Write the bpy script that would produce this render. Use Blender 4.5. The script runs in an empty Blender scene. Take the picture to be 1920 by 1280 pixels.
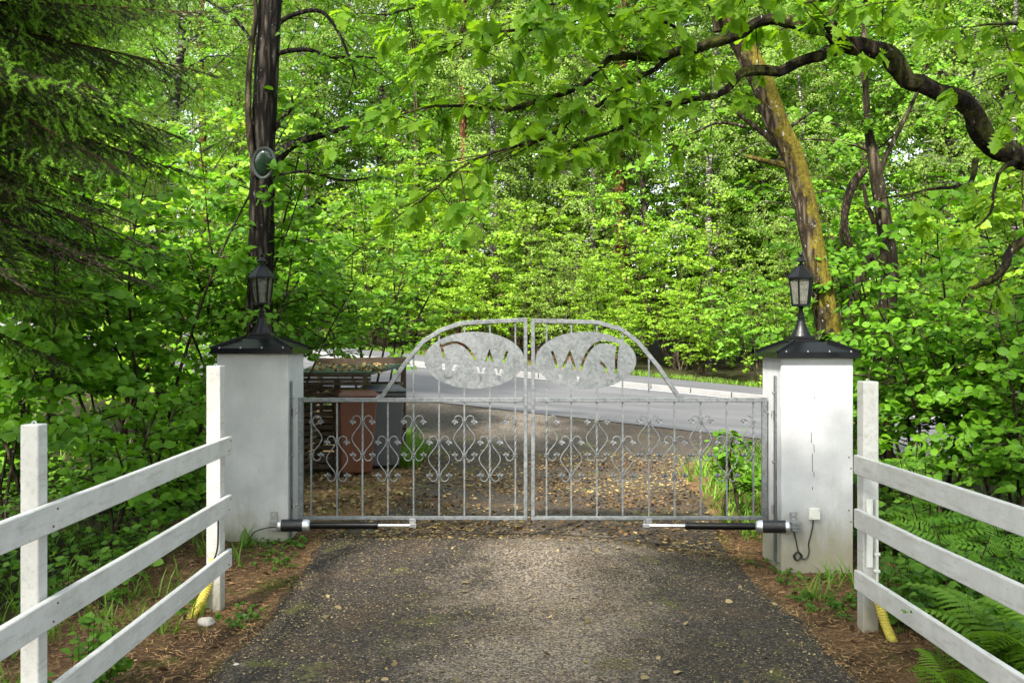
import bpy, bmesh, math, random
import numpy as np
from mathutils import Vector, Matrix, noise as mnoise

R = math.radians
# ------------------------------------------------------------------ camera, sky, sun, exposure
F = 1800.0                     # focal length in photo pixels (1920 wide)
CAMZ = 1.55
sc = bpy.context.scene
COL = sc.collection
cam = bpy.data.cameras.new('camera'); camo = bpy.data.objects.new('camera', cam); COL.objects.link(camo)
cam.sensor_width = 36; cam.lens = 36 * F / 1920; cam.clip_start = 0.05; cam.clip_end = 2000
camo.location = (0, 0, CAMZ); camo.rotation_euler = (R(90), 0, 0)
sc.camera = camo

SUN_EL, SUN_AZ = 45.0, 210.0   # degrees; azimuth clockwise from +Y (the sun stands behind the camera, to the left)
w = bpy.data.worlds.new('World'); sc.world = w; w.use_nodes = True
nt = w.node_tree; bg = nt.nodes['Background']
sky = nt.nodes.new('ShaderNodeTexSky'); sky.sky_type = 'NISHITA'; sky.sun_disc = False
sky.sun_elevation = R(SUN_EL); sky.sun_rotation = R(SUN_AZ); sky.air_density = 1.3; sky.dust_density = 1.5; sky.ozone_density = 0.6
hs = nt.nodes.new('ShaderNodeHueSaturation'); hs.inputs['Saturation'].default_value = 0.42   # thin high cloud whitens the blue
nt.links.new(sky.outputs[0], hs.inputs['Color']); nt.links.new(hs.outputs[0], bg.inputs[0]); bg.inputs[1].default_value = 0.15
sl = bpy.data.lights.new('sun', 'SUN'); sl.energy = 4.6; sl.angle = R(6.0); sl.color = (1.0, 0.95, 0.86)
so = bpy.data.objects.new('sun', sl); COL.objects.link(so)
sd = Vector((math.sin(R(SUN_AZ)) * math.cos(R(SUN_EL)), math.cos(R(SUN_AZ)) * math.cos(R(SUN_EL)), math.sin(R(SUN_EL))))
so.rotation_euler = sd.to_track_quat('Z', 'Y').to_euler(); so.location = sd * 60
vs = sc.view_settings; vs.view_transform = 'Standard'; vs.look = 'None'; vs.gamma = 1; vs.use_curve_mapping = False
vs.exposure = 2.1
sc.cycles.max_bounces = 6; sc.cycles.diffuse_bounces = 4; sc.cycles.transmission_bounces = 4; sc.cycles.glossy_bounces = 3
sc.cycles.transparent_max_bounces = 8; sc.cycles.caustics_reflective = False; sc.cycles.caustics_refractive = False
sc.cycles.use_denoising = True; sc.cycles.denoiser = 'OPENIMAGEDENOISE'; sc.cycles.denoising_input_passes = 'RGB_ALBEDO_NORMAL'; sc.cycles.denoising_prefilter = 'ACCURATE'

# ------------------------------------------------------------------ small helpers
def P(x, y, D):                # a photo pixel at distance D in front of the camera -> point in the place
    return Vector(((x - 960) * D / F, D, CAMZ - (y - 640) * D / F))
def ss(a, b, x):
    t = min(1.0, max(0.0, (x - a) / (b - a))); return t * t * (3 - 2 * t)
def nz(x, y, z=0.0, s=1.0):
    return mnoise.noise(Vector((x * s, y * s, z * s)))
ORG = {}
def tag(o, label=None, cat=None, group=None, kind=None):
    if label: o['label'] = label
    if cat: o['category'] = cat
    if group: o['group'] = group
    if kind: o['kind'] = kind
    return o
def thing(name, loc, label, cat, group=None):
    o = bpy.data.objects.new(name, None); COL.objects.link(o); o.location = loc; o.empty_display_size = 0.1
    ORG[o.name] = Vector(loc)
    return tag(o, label, cat, group)
def org(o):
    return ORG.get(o.name, Vector((0, 0, 0))) if o else Vector((0, 0, 0))
def link(name, me, parent=None):
    o = bpy.data.objects.new(name, me); COL.objects.link(o)
    if parent: o.parent = parent; ORG[o.name] = org(parent)
    return o
def frames(pts):
    pts = np.asarray(pts, float); n = len(pts)
    t = np.empty_like(pts); t[1:-1] = pts[2:] - pts[:-2]; t[0] = pts[1] - pts[0]; t[-1] = pts[-1] - pts[-2]
    t /= np.maximum(np.linalg.norm(t, axis=1, keepdims=True), 1e-9)
    u = np.empty_like(pts); a = np.array([0, 0, 1.0]) if abs(t[0, 2]) < 0.9 else np.array([1.0, 0, 0])
    p = a - t[0] * a.dot(t[0]); p /= np.linalg.norm(p); u[0] = p
    for i in range(1, n):
        p = p - t[i] * p.dot(t[i]); p /= max(np.linalg.norm(p), 1e-9); u[i] = p
    return t, u, np.cross(t, u)
def smooth_path(pts, step=0.1, radii=None):
    pts = [np.asarray(p, float) for p in pts]; out = []; rr = []
    n = len(pts)
    for i in range(n - 1):
        p0 = pts[max(i - 1, 0)]; p1 = pts[i]; p2 = pts[i + 1]; p3 = pts[min(i + 2, n - 1)]
        k = max(1, int(np.linalg.norm(p2 - p1) / step))
        for j in range(k):
            t = j / k
            out.append(0.5 * ((2 * p1) + (-p0 + p2) * t + (2 * p0 - 5 * p1 + 4 * p2 - p3) * t * t + (-p0 + 3 * p1 - 3 * p2 + p3) * t ** 3))
            if radii is not None: rr.append(radii[i] * (1 - t) + radii[i + 1] * t)
    out.append(pts[-1])
    if radii is not None: rr.append(radii[-1]); return np.array(out), np.array(rr)
    return np.array(out)

class MB:
    """collects shapes; build() links them as ONE mesh object"""
    def __init__(s): s.v = []; s.f = []; s.n = 0
    def add(s, verts, faces):
        b = s.n; s.v.append(np.asarray(verts, float).reshape(-1, 3)); s.n += len(s.v[-1])
        s.f.extend([tuple(i + b for i in f) for f in faces]); return s
    def box(s, lo, hi):
        (a, b, c), (d, e, f) = lo, hi
        return s.add([(a, b, c), (d, b, c), (d, e, c), (a, e, c), (a, b, f), (d, b, f), (d, e, f), (a, e, f)],
                     [(0, 3, 2, 1), (4, 5, 6, 7), (0, 1, 5, 4), (1, 2, 6, 5), (2, 3, 7, 6), (3, 0, 4, 7)])
    def bar(s, p, q, w, h, side=None):        # a straight box from p to q: w across, h along the second axis
        p = Vector(p); q = Vector(q); t = (q - p).normalized()
        a = Vector(side) if side else (Vector((0, 0, 1)) if abs(t.z) < 0.9 else Vector((0, 1, 0)))
        u = (a - t * a.dot(t)).normalized(); v = t.cross(u)
        vs_ = []
        for c in (p, q):
            for (i, j) in ((-1, -1), (1, -1), (1, 1), (-1, 1)): vs_.append(c + v * (i * w / 2) + u * (j * h / 2))
        return s.add(vs_, [(0, 3, 2, 1), (4, 5, 6, 7), (0, 1, 5, 4), (1, 2, 6, 5), (2, 3, 7, 6), (3, 0, 4, 7)])
    def tube(s, pts, r, n=8, rough=0.0, seed=0.0):
        pts = np.asarray(pts, float); m = len(pts); t, u, v = frames(pts)
        r = np.broadcast_to(np.asarray(r, float), (m,))
        a = np.arange(n) * 2 * math.pi / n
        rad = np.repeat(r[:, None], n, 1)
        if rough:
            rad = rad.copy()
            for i in range(m):
                for j in range(n):
                    q = pts[i]; k = a[j]
                    rad[i, j] *= 1 + rough * (mnoise.noise(Vector((math.cos(k) * 2.2 + seed, math.sin(k) * 2.2, q[2] * 2.0 + q[0]))) + 0.7 * mnoise.noise(Vector((math.cos(k) * 6 + seed, math.sin(k) * 6, q[2] * 6.0))) + (0.5 * mnoise.noise(Vector((math.cos(k) * 11 + seed, math.sin(k) * 11, q[2] * 5.0))) if n >= 30 else 0))
        ring = pts[:, None, :] + rad[:, :, None] * (np.cos(a)[None, :, None] * u[:, None, :] + np.sin(a)[None, :, None] * v[:, None, :])
        f = []
        for i in range(m - 1):
            for j in range(n):
                k = (j + 1) % n
                f.append((i * n + j, i * n + k, (i + 1) * n + k, (i + 1) * n + j))
        f.append(tuple(range(n - 1, -1, -1))); f.append(tuple((m - 1) * n + j for j in range(n)))
        return s.add(ring.reshape(-1, 3), f)
    def lathe(s, c, prof, n=16, ph=0.0):
        c = Vector(c); vs_ = []
        for (r, z) in prof:
            for j in range(n):
                a = ph + j * 2 * math.pi / n; vs_.append((c.x + r * math.cos(a), c.y + r * math.sin(a), c.z + z))
        m = len(prof); f = []
        for i in range(m - 1):
            for j in range(n):
                k = (j + 1) % n; f.append((i * n + j, i * n + k, (i + 1) * n + k, (i + 1) * n + j))
        f.append(tuple(range(n - 1, -1, -1))); f.append(tuple((m - 1) * n + j for j in range(n)))
        return s.add(vs_, f)
    def prism(s, poly, y0, y1):               # poly in (x, z), pushed from y0 to y1
        n = len(poly)
        vs_ = [(x, y0, z) for x, z in poly] + [(x, y1, z) for x, z in poly]
        f = [tuple(range(n)), tuple(range(2 * n - 1, n - 1, -1))]
        for i in range(n): k = (i + 1) % n; f.append((i, i + n, k + n, k))
        return s.add(vs_, f)
    def strip(s, pts, w, y0, y1):             # bent flat bar: a polyline in (x, z) with mitred corners
        a, b = offset(pts, w / 2); return s.prism(a + b[::-1], y0, y1)
    def build(s, name, mat, parent=None, smooth=False, bevel=0.0, seg=1, kind=None):
        me = bpy.data.meshes.new(name); v = np.vstack(s.v) if s.v else np.zeros((0, 3))
        o_ = org(parent); v = v - np.array(o_)
        me.from_pydata(v.tolist(), [], s.f); 
        bm = bmesh.new(); bm.from_mesh(me)
        bmesh.ops.recalc_face_normals(bm, faces=bm.faces)
        if bevel: bmesh.ops.bevel(bm, geom=[e for e in bm.edges if len(e.link_faces) == 2 and e.calc_face_angle(0) > 0.5], offset=bevel, segments=seg, profile=0.6, affect='EDGES')
        bm.to_mesh(me); bm.free()
        if smooth:
            me.shade_smooth()
            if hasattr(me, 'set_sharp_from_angle'): me.set_sharp_from_angle(angle=R(40))
        me.materials.append(mat)
        o = link(name, me, parent)
        if kind: o['kind'] = kind
        return o
def offset(pts, h):
    p = [Vector(q) for q in pts]; n = len(p); A = []; B = []
    for i in range(n):
        d0 = (p[i] - p[i - 1]).normalized() if i else (p[1] - p[0]).normalized()
        d1 = (p[i + 1] - p[i]).normalized() if i < n - 1 else d0
        n0 = Vector((-d0.y, d0.x)); n1 = Vector((-d1.y, d1.x)); m = n0 + n1
        m = m.normalized() if m.length > 1e-6 else n0
        k = h / max(0.35, m.dot(n0)); A.append(tuple(p[i] + m * k)); B.append(tuple(p[i] - m * k))
    return A, B

# ------------------------------------------------------------------ materials
class NT:
    def __init__(s, name):
        s.m = bpy.data.materials.new(name); s.m.use_nodes = True; s.t = s.m.node_tree
        for n in list(s.t.nodes): s.t.nodes.remove(n)
        s.out = s.n('ShaderNodeOutputMaterial')
    def n(s, ty, **kw):
        o = s.t.nodes.new(ty)
        for k, v in kw.items(): setattr(o, k, v)
        return o
    def l(s, a, b): s.t.links.new(a, b)
    def co(s, scale=(1, 1, 1), rot=(0, 0, 0)):
        g = s.n('ShaderNodeNewGeometry'); mp = s.n('ShaderNodeMapping')
        mp.inputs['Scale'].default_value = scale; mp.inputs['Rotation'].default_value = rot
        s.l(g.outputs['Position'], mp.inputs['Vector']); return mp.outputs[0]
    def noise(s, scale, detail=6, rough=0.6, vec=None, dist=0.0):
        o = s.n('ShaderNodeTexNoise'); o.inputs['Scale'].default_value = scale; o.inputs['Detail'].default_value = detail
        o.inputs['Roughness'].default_value = rough; o.inputs['Distortion'].default_value = dist
        s.l(vec if vec is not None else s.co(), o.inputs['Vector']); return o.outputs['Fac']
    def vor(s, scale, out='Distance', vec=None, feature='F1'):
        o = s.n('ShaderNodeTexVoronoi'); o.feature = feature; o.inputs['Scale'].default_value = scale
        s.l(vec if vec is not None else s.co(), o.inputs['Vector']); return o.outputs[out]
    def ramp(s, fac, stops):
        o = s.n('ShaderNodeValToRGB'); e = o.color_ramp.elements
        while len(e) < len(stops): e.new(0.5)
        for i, (p, c) in enumerate(stops):
            e[i].position = p; e[i].color = (c, c, c, 1) if isinstance(c, (int, float)) else (*c, 1)
        s.l(fac, o.inputs[0]); return o.outputs[0]
    def mix(s, fac, a, b, mode='MIX'):
        o = s.n('ShaderNodeMix', data_type='RGBA', blend_type=mode)
        for sock, v in ((o.inputs[0], fac), (o.inputs[6], a), (o.inputs[7], b)):
            if hasattr(v, 'links'): s.l(v, sock)
            elif isinstance(v, (int, float)): sock.default_value = v
            else: sock.default_value = (*v, 1)
        return o.outputs[2]
    def math(s, op, a, b=0.0, c=None):
        o = s.n('ShaderNodeMath', operation=op)
        for i, v in enumerate((a, b) if c is None else (a, b, c)):
            if hasattr(v, 'links'): s.l(v, o.inputs[i])
            else: o.inputs[i].default_value = v
        return o.outputs[0]
    def bump(s, h, strength=0.4, dist=0.01):
        o = s.n('ShaderNodeBump'); o.inputs['Strength'].default_value = strength; o.inputs['Distance'].default_value = dist
        s.l(h, o.inputs['Height']); return o.outputs[0]
    def pbsdf(s, col, rough=0.6, metal=0.0, spec=0.4, bump=None, coat=0.0):
        o = s.n('ShaderNodeBsdfPrincipled')
        for k, v in (('Base Color', col), ('Roughness', rough), ('Metallic', metal), ('Specular IOR Level', spec), ('Coat Weight', coat)):
            if hasattr(v, 'links'): s.l(v, o.inputs[k])
            elif isinstance(v, (int, float)): o.inputs[k].default_value = v
            else: o.inputs[k].default_value = (*v, 1)
        if bump is not None: s.l(bump, o.inputs['Normal'])
        return o.outputs[0]
    def done(s, sh): s.l(sh, s.out.inputs['Surface']); return s.m
    def z(s):
        g = s.n('ShaderNodeNewGeometry'); x = s.n('ShaderNodeSeparateXYZ'); s.l(g.outputs['Position'], x.inputs[0]); return x.outputs

MT = {}
def leafmat(name, lo, hi, tr, trans=0.42, rough=0.55):
    t = NT(name); a = t.n('ShaderNodeAttribute'); a.attribute_name = 'rnd'
    ns = t.noise(1.3, 3)
    f = t.math('ADD', t.math('MULTIPLY', a.outputs['Fac'], 0.75), t.math('MULTIPLY_ADD', ns, 0.9, -0.32))
    c = t.ramp(f, [(0.05, lo), (0.95, hi)])
    d = t.pbsdf(c, rough, spec=0.22)
    tl = t.n('ShaderNodeBsdfTranslucent'); t.l(t.mix(0.65, c, tr, 'MIX'), tl.inputs[0])
    m = t.n('ShaderNodeMixShader'); m.inputs[0].default_value = trans; t.l(d, m.inputs[1]); t.l(tl.outputs[0], m.inputs[2])
    MT[name] = t.done(m.outputs[0])
leafmat('leaf_hazel', (0.055, 0.15, 0.008), (0.13, 0.28, 0.014), (0.2, 0.48, 0.01))
leafmat('leaf_hazel_fresh', (0.1, 0.21, 0.012), (0.22, 0.35, 0.024), (0.33, 0.56, 0.015))
leafmat('leaf_birch', (0.1, 0.18, 0.018), (0.19, 0.285, 0.045), (0.3, 0.48, 0.03))
leafmat('leaf_maple', (0.06, 0.15, 0.01), (0.14, 0.28, 0.018), (0.22, 0.48, 0.015))
leafmat('leaf_oak', (0.07, 0.18, 0.01), (0.19, 0.32, 0.018), (0.36, 0.62, 0.012), trans=0.52)
leafmat('leaf_rowan', (0.06, 0.16, 0.012), (0.12, 0.25, 0.02), (0.22, 0.46, 0.02))
leafmat('leaf_fern', (0.09, 0.2, 0.014), (0.15, 0.28, 0.02), (0.28, 0.5, 0.02))
leafmat('leaf_cover', (0.035, 0.1, 0.01), (0.1, 0.21, 0.018), (0.17, 0.4, 0.015))
leafmat('leaf_pine', (0.035, 0.065, 0.022), (0.07, 0.11, 0.03), (0.07, 0.12, 0.03), trans=0.15)
leafmat('needle_dark', (0.010, 0.027, 0.006), (0.028, 0.06, 0.011), (0.04, 0.1, 0.012), trans=0.2)
leafmat('needle_fresh', (0.13, 0.28, 0.018), (0.2, 0.37, 0.03), (0.26, 0.52, 0.025), trans=0.35)
leafmat('grass_blade', (0.06, 0.15, 0.012), (0.15, 0.26, 0.026), (0.22, 0.42, 0.025), trans=0.35)
leafmat('litter_flake', (0.06, 0.04, 0.015), (0.34, 0.25, 0.1), (0.3, 0.2, 0.08), trans=0.08, rough=0.8)
leafmat('litter_pale', (0.07, 0.05, 0.022), (0.44, 0.34, 0.17), (0.3, 0.2, 0.08), trans=0.08, rough=0.8)
leafmat('litter_needle', (0.06, 0.03, 0.012), (0.36, 0.22, 0.1), (0.2, 0.1, 0.04), trans=0.08, rough=0.8)
leafmat('litter_brown', (0.03, 0.018, 0.008), (0.135, 0.083, 0.034), (0.2, 0.1, 0.04), trans=0.08, rough=0.8)

def bark(name, a, b, c=None, cs=0.5, sx=14, sz=2.5, bs=0.9, side=None, lich=0.7):
    t = NT(name); v = t.co((sx, sx, sz)); n0 = t.noise(1.0, 9, 0.68, v, 0.8); n2 = t.noise(38.0, 6, 0.7)
    cr = t.vor(1.15, 'Distance', t.co((sx, sx, sz * 1.1)), 'DISTANCE_TO_EDGE')
    n = t.math('ADD', t.math('MULTIPLY', n0, 0.75), t.math('MULTIPLY', t.math('MINIMUM', cr, 0.35), 0.75))
    col = t.ramp(n, [(0.36, tuple(q * 0.5 for q in a)), (0.5, a), (0.72, b)])
    h = n
    if c:
        k = t.noise(3.2, 10, 0.78)
        if side is not None:
            g = t.n('ShaderNodeNewGeometry'); x = t.n('ShaderNodeSeparateXYZ'); t.l(g.outputs['Normal'], x.inputs[0])
            k = t.math('ADD', k, t.math('MULTIPLY', x.outputs[0], side))
        k = t.math('ADD', k, t.math('MULTIPLY_ADD', n0, 0.35, -0.17))
        col = t.mix(t.ramp(k, [(cs, 0.0), (cs + 0.12, 1.0)]), col, t.ramp(n2, [(0.3, tuple(q * 0.3 for q in c)), (0.52, tuple(q * .75 for q in c)), (0.75, tuple(q * 1.15 for q in c))]))
        w_ = t.ramp(t.noise(24, 5, 0.6, t.co((1, 1, 0.6))), [(0.64, 0.0), (0.68, 1.0)])
        col = t.mix(t.math('MULTIPLY', w_, lich), col, (0.3, 0.3, 0.27))
        h = t.math('ADD', n, t.math('MULTIPLY', n2, 0.4))
    MT[name] = t.done(t.pbsdf(col, 0.9, spec=0.12, bump=t.bump(h, bs, 0.045)))
bark('bark_dark', (0.014, 0.0115, 0.009), (0.09, 0.074, 0.058), (0.16, 0.16, 0.14), 0.72, sx=15, sz=2.2, bs=1.0, lich=.45)
bark('bark_moss', (0.04, 0.028, 0.017), (0.16, 0.13, 0.095), (0.18, 0.145, 0.02), 0.41, side=0.16, lich=.9)
bark('bark_oak', (0.014, 0.01, 0.007), (0.095, 0.07, 0.042), (0.075, 0.085, 0.014), 0.5)
bark('bark_twig', (0.03, 0.02, 0.012), (0.11, 0.08, 0.05), sx=30, sz=10, bs=0.3)
bark('bark_grey', (0.035, 0.027, 0.016), (0.14, 0.11, 0.072), (0.06, 0.075, 0.02), 0.6)
bark('bark_pine', (0.07, 0.025, 0.012), (0.28, 0.12, 0.06), sx=9, sz=3)
bark('bark_birch', (0.04, 0.035, 0.03), (0.5, 0.48, 0.44), sx=4, sz=14, bs=0.2)
bark('twig_dead', (0.03, 0.022, 0.015), (0.11, 0.085, 0.06), sx=30, sz=10, bs=0.3)
bark('twig_brown', (0.035, 0.02, 0.01), (0.1, 0.06, 0.03), sx=30, sz=10, bs=0.3)

def simple(name, col, rough=0.5, metal=0.0, var=0.25, scale=14, spec=0.5, bs=0.0, coat=0.0):
    t = NT(name); n = t.noise(scale, 5)
    c = t.ramp(n, [(0.25, tuple(q * (1 - var) for q in col)), (0.75, tuple(min(1, q * (1 + var)) for q in col))])
    rr = t.math('MULTIPLY_ADD', n, 0.25, rough - 0.12)
    MT[name] = t.done(t.pbsdf(c, rr, metal, spec, t.bump(n, bs, 0.004) if bs else None, coat))
simple('black_metal', (0.003, 0.003, 0.0036), 0.36, 0.0, 0.4, 30, 0.22, 0.1)
simple('black_cap', (0.0022, 0.0024, 0.003), 0.3, 0.0, 0.4, 9, 0.16, 0.15)
simple('black_plastic', (0.010, 0.010, 0.012), 0.4, 0.0, 0.3, 20)
simple('silver', (0.62, 0.63, 0.65), 0.35, 0.85, 0.12, 18)
simple('steel', (0.33, 0.33, 0.34), 0.4, 0.8, 0.2, 40)
simple('rusty', (0.16, 0.075, 0.035), 0.7, 0.3, 0.5, 60)
simple('yellow_hose', (0.55, 0.45, 0.07), 0.45, 0.0, 0.15, 12)
simple('white_plastic', (0.62, 0.61, 0.56), 0.5, 0.0, 0.08, 10)
simple('bin_brown', (0.1, 0.028, 0.009), 0.5, 0.0, 0.15, 5)
simple('bin_grey', (0.07, 0.07, 0.074), 0.5, 0.0, 0.15, 5)
simple('bin_green', (0.012, 0.04, 0.03), 0.5, 0.0, 0.3, 8)
simple('old_wood', (0.06, 0.042, 0.028), 0.85, 0.0, 0.6, 8, 0.2, 0.5)
simple('stone', (0.33, 0.3, 0.27), 0.85, 0.0, 0.3, 25, 0.2, 0.5)
simple('lamp_grey', (0.09, 0.1, 0.1), 0.45, 0.1, 0.15, 15)
simple('lamp_lens', (0.02, 0.04, 0.025), 0.15, 0.0, 0.35, 12, 0.6)
simple('bulb_white', (0.75, 0.74, 0.7), 0.4, 0.0, 0.05, 10)

def mk():
    t = NT('glass_pane'); g = t.n('ShaderNodeBsdfGlossy'); g.inputs['Roughness'].default_value = 0.08
    tr = t.n('ShaderNodeBsdfTransparent'); tr.inputs[0].default_value = (0.72, 0.74, 0.7, 1)
    d = t.n('ShaderNodeBsdfDiffuse'); d.inputs[0].default_value = (0.42, 0.42, 0.36, 1)
    m1 = t.n('ShaderNodeMixShader'); t.l(t.math('MULTIPLY_ADD', t.noise(30, 4), 0.5, -0.05), m1.inputs[0]); t.l(tr.outputs[0], m1.inputs[1]); t.l(d.outputs[0], m1.inputs[2])
    fr = t.n('ShaderNodeFresnel'); m = t.n('ShaderNodeMixShader'); t.l(fr.outputs[0], m.inputs[0]); t.l(m1.outputs[0], m.inputs[1]); t.l(g.outputs[0], m.inputs[2])
    MT['glass_pane'] = t.done(m.outputs[0])
    # hot-dip galvanised steel: mottled zinc
    t = NT('galvanised'); v1 = t.vor(55, 'Color'); n = t.noise(9, 6); n2 = t.noise(60, 3)
    s_ = t.n('ShaderNodeSeparateColor'); t.l(v1, s_.inputs[0])
    k = t.math('ADD', t.math('MULTIPLY', s_.outputs[0], 0.45), t.math('MULTIPLY', n, 0.6))
    c = t.ramp(k, [(0.2, (0.085, 0.091, 0.094)), (0.8, (0.165, 0.176, 0.182))])
    MT['galvanised'] = t.done(t.pbsdf(c, t.math('MULTIPLY_ADD', k, 0.25, 0.42), 0.35, 0.5, t.bump(n2, 0.15, 0.002)))
    # painted plaster of the gate pillars: faint blotches, grime and green near the foot, hairline cracks
    t = NT('plaster'); n = t.noise(3.2, 7, 0.62); n2 = t.noise(14, 6, 0.7, t.co((1, 1, 0.25))); zz = t.z()[2]
    c = t.ramp(n, [(0.3, (0.36, 0.36, 0.365)), (0.72, (0.5, 0.5, 0.51))])
    st = t.math('MULTIPLY', t.ramp(t.math('ADD', t.math('MULTIPLY_ADD', zz, -1.7, 0.44), t.math('MULTIPLY', n2, 0.9)), [(0.38, 0.0), (0.9, 1.0)]), 0.85)
    c = t.mix(st, c, (0.27, 0.245, 0.17))
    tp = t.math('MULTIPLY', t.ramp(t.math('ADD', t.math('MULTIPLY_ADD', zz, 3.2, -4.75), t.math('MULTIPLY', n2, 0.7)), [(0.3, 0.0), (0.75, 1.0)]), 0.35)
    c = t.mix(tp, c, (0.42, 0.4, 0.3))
    c = t.mix(t.math('MULTIPLY', t.ramp(t.noise(2.0, 7, 0.7, t.co((5, 5, 0.6))), [(0.52, 0.0), (0.75, 1.0)]), 0.3), c, (0.3, 0.3, 0.27))
    sp = t.ramp(t.noise(55, 3, 0.5), [(0.66, 0.0), (0.7, 1.0)])
    c = t.mix(t.math('MULTIPLY', sp, 0.35), c, (0.3, 0.29, 0.25))
    MT['plaster'] = t.done(t.pbsdf(c, 0.8, spec=0.2, bump=t.bump(t.math('ADD', t.math('MULTIPLY', n, 0.6), t.noise(90, 4)), 0.25, 0.006)))
    # white painted timber: grain, algae film, flakes
    t = NT('white_wood'); g = t.noise(2.0, 7, 0.65, t.co((22, 2.5, 22))); n = t.noise(5, 6, 0.65)
    c = t.ramp(n, [(0.25, (0.4, 0.39, 0.372)), (0.75, (0.53, 0.52, 0.5))])
    al = t.math('MULTIPLY', t.ramp(t.noise(11, 7, 0.75), [(0.5, 0.0), (0.72, 1.0)]), 0.32)
    c = t.mix(al, c, (0.24, 0.235, 0.17))
    c = t.mix(t.math('MULTIPLY', t.ramp(g, [(0.52, 0.0), (0.64, 1.0)]), 0.3), c, (0.2, 0.185, 0.14))
    sp = t.ramp(t.noise(85, 4, 0.6, t.co((1, 1, 0.7))), [(0.65, 0.0), (0.69, 1.0)])
    c = t.mix(t.math('MULTIPLY', sp, t.ramp(n, [(0.44, 0.0), (0.6, 0.8)])), c, (0.09, 0.075, 0.055))
    z = t.z()[2]
    ft = t.math('MULTIPLY', t.ramp(t.math('ADD', t.math('MULTIPLY_ADD', z, -3.2, 0.2), n), [(0.35, 0.0), (0.85, 1.0)]), 0.65)
    c = t.mix(ft, c, (0.21, 0.19, 0.12))
    MT['white_wood'] = t.done(t.pbsdf(c, 0.62, spec=0.3, bump=t.bump(g, 0.3, 0.004)))
    # old driveway asphalt: dark stone, paler towards the middle, darker beyond the gate, moss at the left edge
    t = NT('asphalt_drive'); v = t.vor(95, 'Color'); s_ = t.n('ShaderNodeSeparateColor'); t.l(v, s_.inputs[0])
    big = t.noise(0.75, 5, 0.6); med = t.noise(4, 6, 0.7); fine = t.noise(160, 3, 0.7)
    xyz = t.z()
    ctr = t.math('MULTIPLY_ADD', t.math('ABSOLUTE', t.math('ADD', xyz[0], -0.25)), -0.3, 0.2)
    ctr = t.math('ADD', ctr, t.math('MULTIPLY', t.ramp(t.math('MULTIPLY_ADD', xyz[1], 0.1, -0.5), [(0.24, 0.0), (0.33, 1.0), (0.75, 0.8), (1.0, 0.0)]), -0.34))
    pale_mix = t.ramp(t.math('ADD', ctr, t.math('ADD', t.math('MULTIPLY', big, 0.75), t.math('MULTIPLY', med, 0.35))), [(0.5, 0.0), (0.7, 1.0)])
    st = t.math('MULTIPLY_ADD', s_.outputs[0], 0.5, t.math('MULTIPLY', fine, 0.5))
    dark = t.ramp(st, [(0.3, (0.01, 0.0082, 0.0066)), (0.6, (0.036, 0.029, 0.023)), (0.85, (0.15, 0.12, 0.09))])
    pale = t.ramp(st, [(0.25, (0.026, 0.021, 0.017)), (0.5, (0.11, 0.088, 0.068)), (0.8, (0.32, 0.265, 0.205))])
    c = t.mix(pale_mix, dark, pale)
    br = t.ramp(t.math('ADD', t.noise(1.7, 7, 0.72), t.math('MULTIPLY', t.ramp(t.math('MULTIPLY_ADD', xyz[1], 0.25, -1.85), [(0.0, 0.0), (0.3, 1.0), (0.75, 1.0), (1.0, -0.0)]), 0.04)), [(0.5, 0.0), (0.72, 0.8)])
    c = t.mix(t.math('MULTIPLY', br, 0.75), c, t.ramp(st, [(0.25, (0.02, 0.012, 0.007)), (0.8, (0.13, 0.078, 0.04))]))
    mo = t.math('MULTIPLY', t.ramp(t.noise(2.3, 7, 0.75), [(0.57, 0.0), (0.63, 1.0)]), t.ramp(t.math('ABSOLUTE', t.math('ADD', xyz[0], -0.1)), [(0.0, 0.0), (1.0, 1.0)]))
    c = t.mix(t.math('MULTIPLY', mo, 0.55), c, (0.09, 0.1, 0.016))
    MT['asphalt_drive'] = t.done(t.pbsdf(c, 0.85, spec=0.25, bump=t.bump(t.math('ADD', st, t.math('MULTIPLY', med, 0.8)), 0.7, 0.008)))
    t = NT('asphalt_road'); fine = t.noise(70, 4, 0.7); big = t.noise(0.5, 6, 0.65, t.co((0.5, 2.2, 1), (0, 0, R(20))))
    c = t.mix(0.5, t.ramp(fine, [(0.3, (0.042, 0.042, 0.046)), (0.7, (0.085, 0.084, 0.089))]), t.ramp(big, [(0.35, (0.038, 0.038, 0.042)), (0.7, (0.105, 0.104, 0.11))]))
    MT['asphalt_road'] = t.done(t.pbsdf(c, 0.8, spec=0.3, bump=t.bump(fine, 0.4, 0.006)))
    t = NT('granite'); n = t.noise(40, 5, 0.7); b = t.noise(2.0, 4)
    MT['granite'] = t.done(t.pbsdf(t.mix(0.4, t.ramp(n, [(0.3, (0.09, 0.088, 0.086)), (0.7, (0.17, 0.167, 0.163))]), t.ramp(b, [(0.3, (0.08, 0.078, 0.074)), (0.7, (0.18, 0.177, 0.17))])), 0.8, bump=t.bump(n, 0.3, 0.006)))
    t = NT('road_paint'); n = t.noise(25, 6, 0.7)
    MT['road_paint'] = t.done(t.pbsdf(t.ramp(n, [(0.35, (0.2, 0.2, 0.2)), (0.6, (0.45, 0.45, 0.44))]), 0.7))
    # ground: needle litter and soil, moss where damp, dark mould in the wood
    t = NT('soil'); f1 = t.noise(130, 4, 0.7, t.co((1, 0.35, 1), (0, 0, 0.6)), 1.2); f2 = t.noise(45, 6, 0.75, None, 1.0); b = t.noise(1.1, 6, 0.65); b2 = t.noise(2.7, 6, 0.7)
    lit = t.ramp(t.mix(0.5, f1, f2), [(0.3, (0.035, 0.018, 0.009)), (0.48, (0.17, 0.095, 0.045)), (0.64, (0.4, 0.26, 0.145))])
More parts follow.
